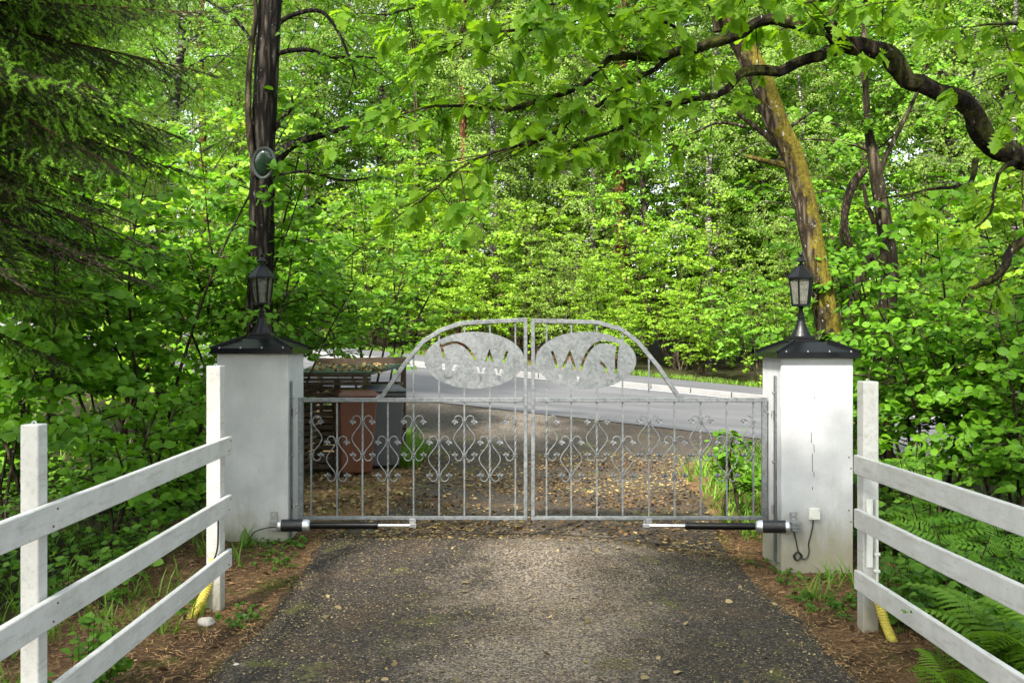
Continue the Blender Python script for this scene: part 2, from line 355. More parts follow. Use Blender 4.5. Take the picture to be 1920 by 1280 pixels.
    drk = t.ramp(f2, [(0.3, (0.018, 0.012, 0.008)), (0.7, (0.1, 0.062, 0.036))])
    c = t.mix(t.ramp(b, [(0.4, 0.0), (0.6, 1.0)]), drk, lit)
    ms = t.ramp(f2, [(0.3, (0.03, 0.05, 0.006)), (0.7, (0.13, 0.16, 0.022))])
    c = t.mix(t.math('MULTIPLY', t.ramp(b2, [(0.54, 0.0), (0.64, 1.0)]), 0.75), c, ms)
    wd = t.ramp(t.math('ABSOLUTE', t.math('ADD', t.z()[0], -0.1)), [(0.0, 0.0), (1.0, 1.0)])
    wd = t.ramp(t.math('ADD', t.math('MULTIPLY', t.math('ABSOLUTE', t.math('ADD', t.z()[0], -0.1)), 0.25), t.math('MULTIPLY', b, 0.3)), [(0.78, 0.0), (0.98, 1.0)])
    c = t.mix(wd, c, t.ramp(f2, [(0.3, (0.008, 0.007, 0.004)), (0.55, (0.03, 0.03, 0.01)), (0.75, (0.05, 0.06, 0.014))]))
    MT['soil'] = t.done(t.pbsdf(c, 0.95, spec=0.1, bump=t.bump(t.math('ADD', f1, f2), 0.9, 0.02)))
mk()

# ------------------------------------------------------------------ terrain
RS, RC = 0.342, 0.9397                       # the road runs a little askew: s = distance along its cross direction
def sdist(x, y): return RS * x + RC * y
S0, S1 = 16.0, 24.0                          # near edge and far kerb of the carriageway
def road_z(x, y):
    x = max(-34, min(30, x)); y = min(60, y); return -0.27 - 0.074 * x + 0.035 * y
def near_z(x, y):
    l = -0.13 + 0.13 * ss(6.2, 7.4, y); r = -0.17 + 0.1 * ss(7.6, 9.5, y)
    a = ss(0.2, 2.0, x); b = l * (1 - a) + r * a
    k = ss(8, 10, y); b = b * (1 - k) - 0.06 * k
    off = max(0.0, abs(x - 0.13) - 1.75)
    return b + 0.035 * min(1, off * 2) * nz(x, y, 3.1, 1.7) + 0.12 * ss(0.5, 4, off) * nz(x, y, 7.7, 0.5)
def G(x, y):
    t = ss(10.5, 16.0, sdist(x, y)); h = near_z(x, y) * (1 - t) + road_z(x, y) * t
    s = sdist(x, y)
    if s > S1 + 3.3: h += 0.12 + 0.5 * ss(28, 45, s) + 7 * ss(38, 130, s) + 0.18 * ss(28, 30, s) * nz(x, y, 1.0, 0.6)
    elif s > S0 + 0.15: h -= 0.05 + (0.1 if s > S1 - 0.5 else 0)
    return h
def axis(parts):
    a = []
    for lo, hi, st in parts: a += list(np.arange(lo, hi, st))
    return np.array(a + [parts[-1][1]])
xs = axis([(-400, -60, 40), (-60, -12, 4), (-12, -4, 0.5), (-4, 4.5, 0.1), (4.5, 12, 0.5), (12, 60, 4), (60, 400, 40)])
ys = axis([(-60, -2, 4), (-2, 3.5, 0.4), (3.5, 13, 0.1), (13, 34, 0.35), (34, 70, 3), (70, 600, 50)])
vv = [(x, y, G(x, y)) for y in ys for x in xs]; nx = len(xs)
ff = [(j * nx + i, j * nx + i + 1, (j + 1) * nx + i + 1, (j + 1) * nx + i) for j in range(len(ys) - 1) for i in range(nx - 1)]
me = bpy.data.meshes.new('ground'); me.from_pydata(vv, [], ff); me.shade_smooth(); me.materials.append(MT['soil'])
tag(link('ground', me), kind='structure')

# driveway: irregular asphalt strip from the camera's feet to the road
def drive_edges(y):
    wob = lambda k: 0.05 * nz(k, y, 0, 1.3) + 0.025 * nz(k, y, 5, 5)
    l = -1.53 + 0.35 * ss(7.8, 9.2, y) - 1.1 * ss(12.5, 17.0, y); r = 1.80 + 0.2 * ss(8, 10, y) + 2.4 * ss(11.5, 16, y)
    return l + wob(1.0), r + wob(9.0)
vv = []; ff = []; m = 44; yy = np.arange(-6, 18.6, 0.1)
for j, y in enumerate(yy):
    l, r = drive_edges(y)
    for i in range(m + 1):
        x = l + (r - l) * i / m; e = min(i, m - i)
        vv.append((x, y, G(x, y) + (0.018 if e > 1 else 0.012 if e == 1 else -0.02) + 0.004 * nz(x, y, 0, 2.5)))
for j in range(len(yy) - 1):
    for i in range(m): ff.append((j * (m + 1) + i, j * (m + 1) + i + 1, (j + 1) * (m + 1) + i + 1, (j + 1) * (m + 1) + i))
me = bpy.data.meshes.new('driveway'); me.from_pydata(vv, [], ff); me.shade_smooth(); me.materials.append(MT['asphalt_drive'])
tag(link('driveway', me), kind='structure')

# road, far footpath, edge line and granite kerb
AL = Vector((RC, -RS))                       # along the road, to the right
def rp(a, s, h=0.0):                         # a metres along, s metres across
    x = a * RC + s * RS; y = -a * RS + s * RC; return (x, y, road_z(x, y) + h)
def band(name, s0, s1, h, mat, a0=-70, a1=60, st=1.0, ns=4, kind='structure'):
    A = np.arange(a0, a1 + st, st); vs_ = [rp(a, s0 + (s1 - s0) * i / ns, h) for a in A for i in range(ns + 1)]; k = ns + 1
    f = [(j * k + i, (j + 1) * k + i, (j + 1) * k + i + 1, j * k + i + 1) for j in range(len(A) - 1) for i in range(ns)]
    m_ = bpy.data.meshes.new(name); m_.from_pydata(vs_, [], f); m_.update(); m_.materials.append(mat); m_.flip_normals() if m_.polygons[0].normal.z < 0 else None
    return tag(link(name, m_), kind=kind)
band('road', S0 - 0.25, S1 + 0.02, 0.03, MT['asphalt_road'])
band('footpath', S1 + 0.15, S1 + 3.2, 0.135, MT['asphalt_road'])
band('edge_line', S1 - 0.42, S1 - 0.26, 0.036, MT['road_paint'], ns=1)
kb = thing('kerb', (0, 0, 0), None, None); kb['kind'] = 'structure'
for i in range(-42, 30):
    q = MB(); a = i * 1.0
    lo = [rp(a + 0.008, S1, -0.1), rp(a + 0.992, S1, -0.1), rp(a + 0.992, S1 + 0.16, -0.1), rp(a + 0.008, S1 + 0.16, -0.1)]
    hi = [rp(a + 0.008, S1 + 0.015, 0.15), rp(a + 0.992, S1 + 0.015, 0.15), rp(a + 0.992, S1 + 0.16, 0.15), rp(a + 0.008, S1 + 0.16, 0.15)]
    q.add(lo + hi, [(0, 3, 2, 1), (4, 5, 6, 7), (0, 1, 5, 4), (1, 2, 6, 5), (2, 3, 7, 6), (3, 0, 4, 7)]).build('kerb_stone', MT['granite'], kb, bevel=0.012)

# ------------------------------------------------------------------ gate pillars with black sheet caps
def pillar(x0, x1, yf, yb, zb, zt, cap, label, hinge_x, hinge_y, hz):
    cx, cy = (x0 + x1) / 2, (yf + yb) / 2
    t = thing('gate_pillar', (cx, cy, zb), label, 'gate pillar', 'white gate pillars')
    MB().box((x0, yf, zb - 0.3), (x1, yb, zt)).build('pillar_body', MT['plaster'], t, bevel=0.012, seg=2)
    hw, hd = cap / 2, (yb - yf) / 2 + (cap - (x1 - x0)) / 2
    def ring(a, b, z): return [(cx - a, cy - b, z), (cx + a, cy - b, z), (cx + a, cy + b, z), (cx - a, cy + b, z)]
    q = MB(); top = 0.104
    R_ = ring(hw, hd, zt - 0.012) + ring(hw - 0.022, hd - 0.022, zt + 0.03) + ring(0.13, 0.13, zt + top) + ring(hw - 0.03, hd - 0.03, zt - 0.004)
    f = [tuple(range(8, 12))]
    for i in range(4):
        k = (i + 1) % 4; f += [(i, k, 4 + k, 4 + i), (4 + i, 4 + k, 8 + k, 8 + i), (12 + i, 12 + k, k, i)]
    c = q.add(R_, f).build('cap', MT['black_cap'], t)
    for (sx, sy) in ((-1, -1), (1, -1), (1, 1), (-1, 1)):
        MB().bar((cx + sx * (hw - 0.012), cy + sy * (hd - 0.012), zt + 0.03), (cx + sx * 0.125, cy + sy * 0.125, zt + top + 0.012), 0.012, 0.022).build('ridge_seam', MT['black_cap'], c)
    for i in range(4):
        MB().lathe((cx - hw * 0.75 + i * hw * 0.5, cy - hd + 0.016, zt + 0.028), [(0.006, 0), (0.006, 0.01), (0.003, 0.013)], 8).build('screw', MT['steel'], c)
    # hinge strip on the cheek that faces the gate, with bolts and two pins
    s_ = 1 if hinge_x < cx else -1
    st = MB().box((min(hinge_x, hinge_x - s_ * 0.012), hinge_y - 0.028, hz[0]), (max(hinge_x, hinge_x - s_ * 0.012), hinge_y + 0.028, hz[1])).build('hinge_strip', MT['galvanised'], t, bevel=0.002)
    for z in (hz[1] - 0.13, (hz[0] + hz[1]) / 2 + 0.05, hz[0] + 0.3):
        MB().tube([(hinge_x, hinge_y, z), (hinge_x - s_ * 0.03, hinge_y, z)], 0.01, 6).build('bolt', MT['steel'], st)
    return t
# left: front face 422..540 px at 7.45 m; right: 1465..1600 px at 7.15 m
LX0, LX1, LYF, LYB = -2.292, -1.738, 7.45, 8.01
RX0, RX1, RYF, RYB = 2.005, 2.542, 7.15, 7.69
LZT, RZT = 1.468, 1.442
pillar(LX0, LX1, LYF, LYB, 0.0, LZT, 0.655, 'white gate pillar left of the gate, beside the bins', LX1, 7.53, (-0.02, 1.24))
pillar(RX0, RX1, RYF, RYB, -0.2, RZT, 0.64, 'white gate pillar right of the gate, with junction box and cable loop', RX0, 7.29, (-0.12, 1.29))
pr = bpy.data.objects['gate_pillar.001']
q = MB()
rnd = random.Random(5)
for (x, y0, y1) in ((1524, 696, 712), (1527, 742, 748), (1521, 810, 830), (1526, 832, 848), (1523, 850, 884), (1526, 884, 893), (1524, 912, 918)):
    a = P(x, y0, RYF - 0.001); b = P(x + rnd.uniform(-1, 1), y1, RYF - 0.001); q.bar(a, b, 0.0032, 0.0016, (0, 1, 0))
q.build('paint_crack', MT['twig_brown'], pr)

# ------------------------------------------------------------------ lanterns on the pillars
def lantern(cx, cy, z0, rot, label):
    t = thing('pillar_lantern', (cx, cy, z0), label, 'lantern', 'black lanterns on the pillars')
    c = Vector((cx, cy, z0)); bmt = MT['black_metal']; t.scale = (.97, .97, 1.045)
    q = MB().box((cx - 0.105, cy - 0.105, z0), (cx + 0.105, cy + 0.105, z0 + 0.022)); q.box((cx - 0.09, cy - 0.09, z0 + 0.022), (cx + 0.09, cy + 0.09, z0 + 0.046))
    q.build('base_plate', bmt, t, bevel=0.004)
    prof = [(0.078, 0.046), (0.074, 0.055), (0.062, 0.075), (0.047, 0.105), (0.036, 0.135), (0.03, 0.16)]
    q = MB(); n = 24; vs_ = []
    for (r, z) in prof:
        for j in range(n): k = r * (1 + 0.10 * math.cos(8 * 2 * math.pi * j / n)); a = 2 * math.pi * j / n; vs_.append((cx + k * math.cos(a), cy + k * math.sin(a), z0 + z))
    q.add(vs_, [(i * n + j, i * n + (j + 1) % n, (i + 1) * n + (j + 1) % n, (i + 1) * n + j) for i in range(len(prof) - 1) for j in range(n)])
    q.build('fluted_foot', bmt, t, True)
    MB().lathe(c, [(0.031, 0.158), (0.031, 0.166), (0.025, 0.17), (0.025, 0.178), (0.029, 0.181), (0.029, 0.19), (0.023, 0.194), (0.023, 0.204), (0.028, 0.208), (0.028, 0.216), (0.018, 0.222), (0.016, 0.25), (0.021, 0.262), (0.03, 0.268), (0.018, 0.275)], 18).build('stem', bmt, t, True)
    zb, zt, rb, rt = z0 + 0.278, z0 + 0.472, 0.068, 0.094
    MB().lathe((cx, cy, zb), [(0.055, -0.012), (rb + 0.008, -0.012), (rb + 0.008, 0.004), (0.05, 0.006)], 6, rot).build('bottom_rim', bmt, t)
    MB().lathe((cx, cy, zt), [(rt - 0.01, -0.006), (rt + 0.012, -0.006), (rt + 0.012, 0.008), (rt - 0.01, 0.008)], 6, rot).build('top_rim', bmt, t)
    pts = lambda r, z: [Vector((cx + r * math.cos(rot + k * math.pi / 3), cy + r * math.sin(rot + k * math.pi / 3), z)) for k in range(6)]
    B, T = pts(rb, zb), pts(rt, zt)
    for k in range(6): MB().tube([B[k], T[k]], 0.0075, 6).build('cage_bar', bmt, t)
    B2, T2 = pts(rb - 0.004, zb + 0.004), pts(rt - 0.004, zt - 0.004)
    for k in range(6):
        j = (k + 1) % 6; o_ = (B2[k] + B2[j]) / 2 - Vector((cx, cy, B2[k].z)); o_ = o_.normalized() * 0.003
        MB().add([B2[k], B2[j], T2[j], T2[k], B2[k] - o_, B2[j] - o_, T2[j] - o_, T2[k] - o_], [(0, 1, 2, 3), (7, 6, 5, 4), (0, 4, 5, 1), (1, 5, 6, 2), (2, 6, 7, 3), (3, 7, 4, 0)]).build('glass_pane', MT['glass_pane'], t)
    rf = MB().lathe((cx, cy, zt), [(rt + 0.02, 0.004), (rt + 0.016, 0.012), (0.038, 0.085), (0.026, 0.088), (0.026, 0.1), (0.03, 0.103), (0.018, 0.108)], 6, rot).build('lantern_roof', bmt, t)
    for k in range(6):
        a = rot + k * math.pi / 3; MB().tube([(cx + (rt + 0.014) * math.cos(a), cy + (rt + 0.014) * math.sin(a), zt + 0.014), (cx + 0.038 * math.cos(a), cy + 0.038 * math.sin(a), zt + 0.086)], 0.004, 5).build('roof_rib', bmt, rf)
    MB().lathe((cx, cy, zt + 0.104), [(0.014, 0), (0.013, 0.016), (0.044, 0.022), (0.04, 0.028), (0.022, 0.042), (0.015, 0.05), (0.009, 0.056), (0.015, 0.068), (0.013, 0.078), (0.005, 0.086), (0.002, 0.102)], 16).build('finial', bmt, t, True)
    MB().lathe((cx, cy, zb + 0.004), [(0.017, 0), (0.017, 0.06), (0.02, 0.065), (0.026, 0.09), (0.024, 0.115), (0.012, 0.135), (0.003, 0.14)], 12).build('bulb', MT['bulb_white'], t, True)
lantern((LX0 + LX1) / 2 - 0.0, (LYF + LYB) / 2, LZT + 0.101, R(80), 'black six-sided lantern on the pillar left of the gate')
lantern((RX0 + RX1) / 2 - 0.04, (RYF + RYB) / 2, RZT + 0.101, R(62), 'black six-sided lantern on the pillar right of the gate')

# ------------------------------------------------------------------ gate leaves
GY = 7.5
def gx(x): return (x - 960) * GY / F
def gz(y): return CAMZ - (y - 640) * GY / F
GPX = GY / F
def gate(side):
    Lf = side == 'left'
    if Lf:
        hinge, latch = 564, 985.5; bars = [583.7, 632.2, 679.9, 727.4, 775.5, 823.3, 870.7, 918.5, 966.3]
        prof = [(985.5, 600), (925, 602.5), (866, 606), (829, 618), (793, 640.5), (760, 681), (732, 721), (718, 741), (706, 748.5)]
        oc, oa, ob = (889.2, 675), 93.5, 53.2; label = 'left leaf of the galvanised gate, in front of the bins'
        o0 = (780, 590)
        S1_ = [(1285, 510), (1168, 893), (1035, 530), (915, 893), (868, 735), (835, 640), (795, 555), (740, 485), (670, 425), (590, 393), (520, 390), (440, 410), (378, 437), (335, 424)]
        S2_ = [(352, 432), (374, 485), (386, 560), (390, 640), (390, 820), (405, 866), (430, 886), (460, 893), (497, 878), (516, 850), (522, 800), (528, 762), (552, 715), (610, 678)]
    else:
        hinge, latch = 1433, 999.5; bars = [1024.7, 1071, 1119, 1167.4, 1216.5, 1264.6, 1313.5, 1362.6, 1412.5]
        prof = [(999.5, 601.5), (1060, 602.5), (1121, 604.5), (1166, 618), (1197, 642), (1234, 687), (1262, 729), (1271, 741), (1282, 748)]
        oc, oa, ob = (1098.3, 675.3), 94.4, 54; label = 'right leaf of the galvanised gate, beside the junction box pillar'
        o0 = (990, 590)
        S1_ = [(338, 512), (450, 845), (590, 532), (706, 888), (752, 738), (785, 640), (825, 555), (872, 485), (940, 415), (1010, 387), (1080, 384), (1170, 398), (1240, 420), (1295, 430)]
        S2_ = [(1268, 440), (1252, 520), (1245, 620), (1240, 810), (1225, 868), (1195, 886), (1155, 890), (1118, 872), (1106, 820), (1096, 750), (1062, 700), (1018, 668)]
    gm = MT['galvanised']
    yaw = 0.02
    t = thing('gate_leaf', (gx(hinge), GY, gz(970)), label, 'gate', 'leaves of the double gate')
    h = 0.02
    rail_y, bot_y = 749.5, 970.5
    # frame
    MB().box((gx(hinge) - h, GY - h, gz(bot_y) - 0.016), (gx(hinge) + h, GY + h, gz(rail_y) + h)).build('hinge_stile', gm, t, bevel=0.003)
    MB().box((gx(latch) - 0.0145, GY - h, gz(bot_y) - 0.016), (gx(latch) + 0.0145, GY + h, gz(prof[0][1]) + 0.018)).build('latch_stile', gm, t, bevel=0.003)
    a, b = sorted((gx(hinge) + (h if Lf else -h), gx(latch) + (-0.0145 if Lf else 0.0145)))
    MB().box((a, GY - 0.018, gz(rail_y) - 0.017), (b, GY + 0.018, gz(rail_y) + 0.017)).build('middle_rail', gm, t, bevel=0.003)
    MB().box((a, GY - 0.018, gz(bot_y) - 0.014), (b, GY + 0.018, gz(bot_y) + 0.014)).build('bottom_rail', gm, t, bevel=0.003)
    pp = [(gx(x), gz(y)) for x, y in prof]; pp[0] = (pp[0][0] + (-0.0145 if Lf else 0.0145), pp[0][1]); pp[-1] = (pp[-1][0], gz(rail_y) + 0.012)
    MB().strip(pp, 0.034, GY - 0.0165, GY + 0.0165).build('arched_top_rail', gm, t, bevel=0.003)
    def top_at(x):
        for (x0, y0), (x1, y1) in zip(prof[:-1], prof[1:]):
            if min(x0, x1) <= x <= max(x0, x1): return y0 + (y1 - y0) * (x - x0) / (x1 - x0)
        return None
    # upright bars; the middle of each decorated bar is twisted
    for i, x in enumerate(bars):
        X = gx(x); hi = i % 2 == 0; c0, c1 = (790, 853) if hi else (828.5, 892)
        q = MB(); r = 0.0062
        q.box((X - r, GY - r, gz(bot_y) + 0.012), (X + r, GY + r, gz(c1)))
        q.box((X - r, GY - r, gz(c0)), (X + r, GY + r, gz(rail_y) - 0.015))
        n = 28; vs_ = []
        for k in range(n + 1):
            z = gz(c1) + (gz(c0) - gz(c1)) * k / n; an = k * math.pi * 2.6 / n * 1.0 + math.pi / 4
            for j in range(4): vs_.append((X + 0.0085 * math.cos(an + j * math.pi / 2), GY + 0.0085 * math.sin(an + j * math.pi / 2), z))
        q.add(vs_, [(k * 4 + j, k * 4 + (j + 1) % 4, (k + 1) * 4 + (j + 1) % 4, (k + 1) * 4 + j) for k in range(n) for j in range(4)])
        q.build('upright_bar', gm, t); q = MB(); q2 = MB()
        ty = top_at(x)
        if ty and abs(x - prof[0][0]) > 5 and ty < rail_y - 30:
            d = abs(x - oc[0]) / oa
            if d < 0.97:
                e = ob * math.sqrt(1 - d * d)
                q.box((X - r, GY - r, gz(rail_y) + 0.015), (X + r, GY + r, gz(oc[1] + e - 6)))
                q2.box((X - r, GY - r, gz(oc[1] - e + 6)), (X + r, GY + r, gz(ty) - 0.012))
            else: q.box((X - r, GY - r, gz(rail_y) + 0.015), (X + r, GY + r, gz(ty) - 0.012))
        for k in (q, q2):
            if k.v: k.build('upright_bar', gm, t)
        sides = [1, -1]
        if i == 0: sides = [1]
        if i == 8: sides = [-1]
        up = [(18, -4.5), (17.6, -7), (16, -9.3), (12, -11), (8, -10.4), (4.6, -7.6), (2.9, -4), (2.6, 0), (3.6, 4), (7, 10.0), (13, 17.6), (17.8, 24.4), (19.9, 31.5), (17.8, 38.6), (13, 45.6), (7, 53), (3.6, 59), (2.6, 63), (3.4, 67.5), (6, 71.6), (9.6, 73.4), (13.6, 72.8), (16.6, 70), (18, 66)]
        for s_ in sides:
            path = smooth_path([(X + s_ * px * GPX, GY - 0.002, gz(c0) - py * GPX) for px, py in up], 0.009)
            sw = MB().tube(path, 0.0044, 6).build('scroll', gm, t, True)
            for (ex, ey, dz) in ((18.2, -4, -1), (18.2, 66, 1)):     # cast leaf at each end
                e = Vector((X + s_ * ex * GPX, GY - 0.002, gz(c0) - ey * GPX)); q = MB()
                for an, L in ((-0.85, 0.036), (0.05, 0.044), (0.9, 0.04)):
                    d = Vector((math.sin(an) * 0.95, -0.35, dz * math.cos(an))).normalized(); u = Vector((math.cos(an), -0.3, -dz * math.sin(an))).normalized()
                    f_ = d.cross(u).normalized()
                    q.add([e, e + d * L * .35 + u * L * .3 + f_ * .004, e + d * L * .75 + u * L * .24 + f_ * .006, e + d * L, e + d * L * .75 - u * L * .24 + f_ * .006, e + d * L * .35 - u * L * .3 + f_ * .004, e + d * L * .5 - f_ * .006,
                           e - f_ * .003 + Vector((0, .004, 0)), e + d * L * .6 + Vector((0, .008, 0))],
                          [(0, 6, 1), (1, 6, 2), (2, 6, 3), (3, 6, 4), (4, 6, 5), (5, 6, 0), (0, 1, 8), (1, 2, 8), (2, 3, 8), (3, 4, 8), (4, 5, 8), (5, 0, 8)])
                q.build('cast_leaf', gm, sw)
        for cy_ in (c0, c1):
            for dz in (-0.007, 0.007):
                MB().lathe((X, GY, gz(cy_) + dz - 0.005), [(0.012, 0), (0.0175, 0.002), (0.0175, 0.008), (0.012, 0.01)], 10).build('collar', gm, t)
    # oval plate with the cut-out monogram
    n = 96; q = MB().prism([(gx(oc[0] + oa * math.cos(2 * math.pi * k / n)), gz(oc[1] + ob * math.sin(2 * math.pi * k / n))) for k in range(n)], GY - 0.0085, GY - 0.0045)
    pl = q.build('monogram_plate', gm, t)
    o_ = org(t)
    for S in (S1_, S2_):
        pts = [(gx(o0[0] + x / 7.527), gz(o0[1] + y / 7.527)) for x, y in S]
        A, B = offset(pts, 0.0105)
        me = bpy.data.meshes.new('cut'); cm = MB().prism(A + B[::-1], GY - 0.05, GY + 0.05); v = np.vstack(cm.v) - np.array(o_)
        me.from_pydata(v.tolist(), [], cm.f); bm = bmesh.new(); bm.from_mesh(me); bmesh.ops.recalc_face_normals(bm, faces=bm.faces); bm.to_mesh(me); bm.free()
        co_ = bpy.data.objects.new('cut', me); COL.objects.link(co_); co_.location = o_
        md = pl.modifiers.new('b', 'BOOLEAN'); md.operation = 'DIFFERENCE'; md.object = co_; md.solver = 'EXACT'; md.use_self = True
        bpy.context.view_layer.update(); dg = bpy.context.evaluated_depsgraph_get()
        nm = bpy.data.meshes.new_from_object(pl.evaluated_get(dg)); pl.modifiers.clear()
        if len(nm.polygons) > 4: pl.data = nm
        bpy.data.objects.remove(co_)
    if not pl.data.materials: pl.data.materials.append(gm)
    # hinge pins
    hy = 7.53 if Lf else 7.29; px_ = LX1 if Lf else RX0
    for yy_ in (773, 945):
        z = gz(yy_); X = gx(hinge); d = 1 if Lf else -1
        k = MB().tube([(X - d * 0.02, GY, z), (X - d * 0.052, GY, z)], 0.009, 8).tube([(X - d * 0.052, GY, z - 0.022), (X - d * 0.052, GY, z + 0.026)], 0.012, 10)
        k.bar((X - d * 0.052, GY, z - 0.01), (px_ + d * 0.014, hy, z - 0.01), 0.016, 0.012)
        k.tube([(px_ + d * 0.024, hy, z - 0.03), (px_ + d * 0.024, hy, z + 0.03)], 0.01, 8)
        k.build('hinge', MT['steel'], t, True)
    MB().box((gx(bars[4]) - 0.03, GY - 0.045, gz(979)), (gx(bars[4]) + 0.02, GY - 0.0185, gz(970))).build('arm_bracket', MT['steel'], t, bevel=0.003)
gate('left'); gate('right')

# ------------------------------------------------------------------ gate opener arms
def opener(side):
    Lf = side == 'left'; D = 7.36 if Lf else 7.1
    xe = 780 if Lf else 1205                        # clevis at the gate
    g = lambda x, y, D_: P(x, y, D_)
    A = g(521, 984.5, 7.42) if Lf else g(1482, 987, 7.1); B = Vector((gx(780 if Lf else 1206), GY - 0.06, gz(982)))
    u = (B - A); Lh = u.length; u.normalize()
    t = thing('gate_opener', tuple(A), 'black ram gate opener on the %s pillar, silver rod reaching to the gate' % side, 'gate opener', 'gate opener arms')
    pt = lambda d: A + u * d
    MB().tube([pt(0.0), pt(0.006), pt(0.022), pt(0.03)], [0.036, 0.046, 0.048, 0.048], 20).build('end_cap', MT['silver'], t, True)
    MB().tube([pt(0.03), pt(0.195)], 0.0475, 20).build('motor_housing', MT['black_plastic'], t, True)
    MB().tube([pt(0.195), pt(0.225), pt(0.242), pt(0.25)], [0.0485, 0.0485, 0.042, 0.03], 20).build('end_cap', MT['silver'], t, True)
    MB().tube([pt(0.24), pt(0.74), pt(0.755)], [0.027, 0.027, 0.03], 16).tube([pt(0.755), pt(0.772)], 0.031, 16).build('ram_tube', MT['black_metal'], t, True)
    MB().tube([pt(0.76), pt(Lh - 0.03)], 0.0125, 12).build('ram_rod', MT['silver'], t, True)
    k = MB().bar(pt(Lh - 0.045), pt(Lh + 0.01), 0.028, 0.03); k.tube([pt(Lh) + Vector((0, 0, -0.025)), pt(Lh) + Vector((0, 0, 0.04))], 0.008, 8); k.build('clevis', MT['steel'], t, bevel=0.003)
    s_ = 1 if Lf else -1; yf = LYF if Lf else RYF; bx = A.x - s_ * 0.035
    k = MB().box((bx - 0.026, yf - 0.008, A.z - 0.05), (bx + 0.026, yf + 0.001, A.z + 0.1)); k.box((bx - 0.026, A.y - 0.02, A.z - 0.03), (bx + 0.05, yf - 0.008, A.z - 0.018)); k.box((bx - 0.026, A.y - 0.02, A.z + 0.018), (bx + 0.05, yf - 0.008, A.z + 0.028))
    br = k.build('wall_bracket', MT['steel'], t, bevel=0.002)
    for z in (0.05, 0.08): MB().lathe((bx, yf - 0.012, A.z + z - 0.006), [(0.002, 0), (0.01, 0.003), (0.01, 0.009), (0.002, 0.012)], 8).build('bolt', MT['silver'], br)
    if Lf:
        pth = smooth_path([A + Vector((-0.02, -0.005, -0.015)), A + Vector((-0.06, -0.02, -0.012)), P(493, 991, 7.4), P(475, 998, 7.38), P(470, 1010, 7.36), Vector((P(470, 1010, 7.36).x, 7.36, -0.03))], 0.02)
        MB().tube(pth, 0.004, 6).build('cable', MT['black_plastic'], t, True)
    else:
        f = RYF - 0.012
        pts = [A + Vector((0.01, 0, -0.02)), P(1487, 993, f), P(1492, 1010, f), P(1496, 1030, f)]
        for k in range(13): a = k * math.pi / 2; pts.append(P(1494 + 7 * math.cos(a) + 0.3 * k, 1042 + 8 * math.sin(a), f - 0.003 * (k % 3)))
        pts += [P(1502, 1046, f), P(1512, 1046, f), P(1517, 1035, f), P(1516, 1018, f), P(1521, 1000, f), P(1524, 985, f), P(1525, 968, f)]
        MB().tube(smooth_path(pts, 0.012), 0.0042, 6).build('cable', MT['black_plastic'], t, True)
opener('left'); opener('right')
jb = P(1525.5, 962, RYF)
t = thing('junction_box', (jb.x, jb.y, jb.z), 'small cream junction box on the front of the right pillar', 'junction box')
MB().box((jb.x - 0.04, RYF - 0.035, jb.z - 0.042), (jb.x + 0.04, RYF - 0.0005, jb.z + 0.042)).build('box_body', MT['white_plastic'], t, bevel=0.006, seg=2)
for dx, dz in ((-0.027, -0.03), (0.027, 0.03)): MB().tube([(jb.x + dx, RYF - 0.034, jb.z + dz), (jb.x + dx, RYF - 0.038, jb.z + dz)], 0.004, 8).build('screw', MT['steel'], t)

# ------------------------------------------------------------------ white board fences beside the drive
def fence(name_label, posts, x_b, y0, y1, tops, hb, th, side, end_z):
    t = thing('board_fence', (posts[0][0], posts[0][1], G(posts[0][0], posts[0][1])), name_label, 'fence', 'white board fences beside the drive')
    for (x, y, wd, dp, ztop) in posts:
        zb = G(x, y) - 0.25
        p_ = MB().box((x - wd / 2, y - dp / 2, zb), (x + wd / 2, y + dp / 2, ztop)).build('post', MT['white_wood'], t, bevel=0.004)
        k = MB().tube([(x + 0.008 * math.cos(a), y, ztop + 0.002 + 0.01 * math.sin(a)) for a in np.linspace(0, math.pi, 7)], 0.0025, 6); k.build('screw_eye', MT['silver'], p_)
    for i, (z0, z1) in enumerate(tops):
        q = MB(); n = 14; vs_ = []
        for k in range(n + 1):
            f = k / n; y = y0 + (y1 - y0) * f; z = z0 + (z1 - z0) * f + 0.003 * nz(y, i * 3.0, 0, 1.5); x = x_b + 0.004 * nz(y, i * 5.0, 2, 1.2)
            vs_ += [(x, y, z - hb), (x + side * th, y, z - hb), (x + side * th, y, z), (x, y, z)]
        f_ = [(k * 4 + j, k * 4 + (j + 1) % 4, (k + 1) * 4 + (j + 1) % 4, (k + 1) * 4 + j) for k in range(n) for j in range(4)] + [(3, 2, 1, 0), tuple(n * 4 + j for j in range(4))]
        q.add(vs_, f_); bd = q.build('rail_board', MT['white_wood'], t, bevel=0.004)
        for (px_, py_, *_r) in posts:
            for dz, dy in ((-.025, .02), (-hb + .025, -.015)):
                f = (py_ + dy - y0) / (y1 - y0); z = z0 + (z1 - z0) * f + dz; xf = x_b + (side * th if side * (x_b - px_) > 0 else 0)
                MB().tube([(xf - side * .003, py_ + dy, z), (xf + side * .0035, py_ + dy, z)], .0045, 8).build('nail', MT['rusty'], bd)
    return t
xb = -1.80
lf = fence('white board fence at left, its end post before the bin-side pillar', [(xb - 0.058, 6.02, 0.087, 0.1, 1.398), (xb - 0.052, 3.72, 0.07, 0.075, 1.23), (xb - 0.055, 1.45, 0.07, 0.075, 1.2)], xb, 6.08, 1.3,
      [(0.953, 0.895), (0.585, 0.53), (0.243, 0.19)], 0.112, 0.03, 1, 0)
xr = 2.045
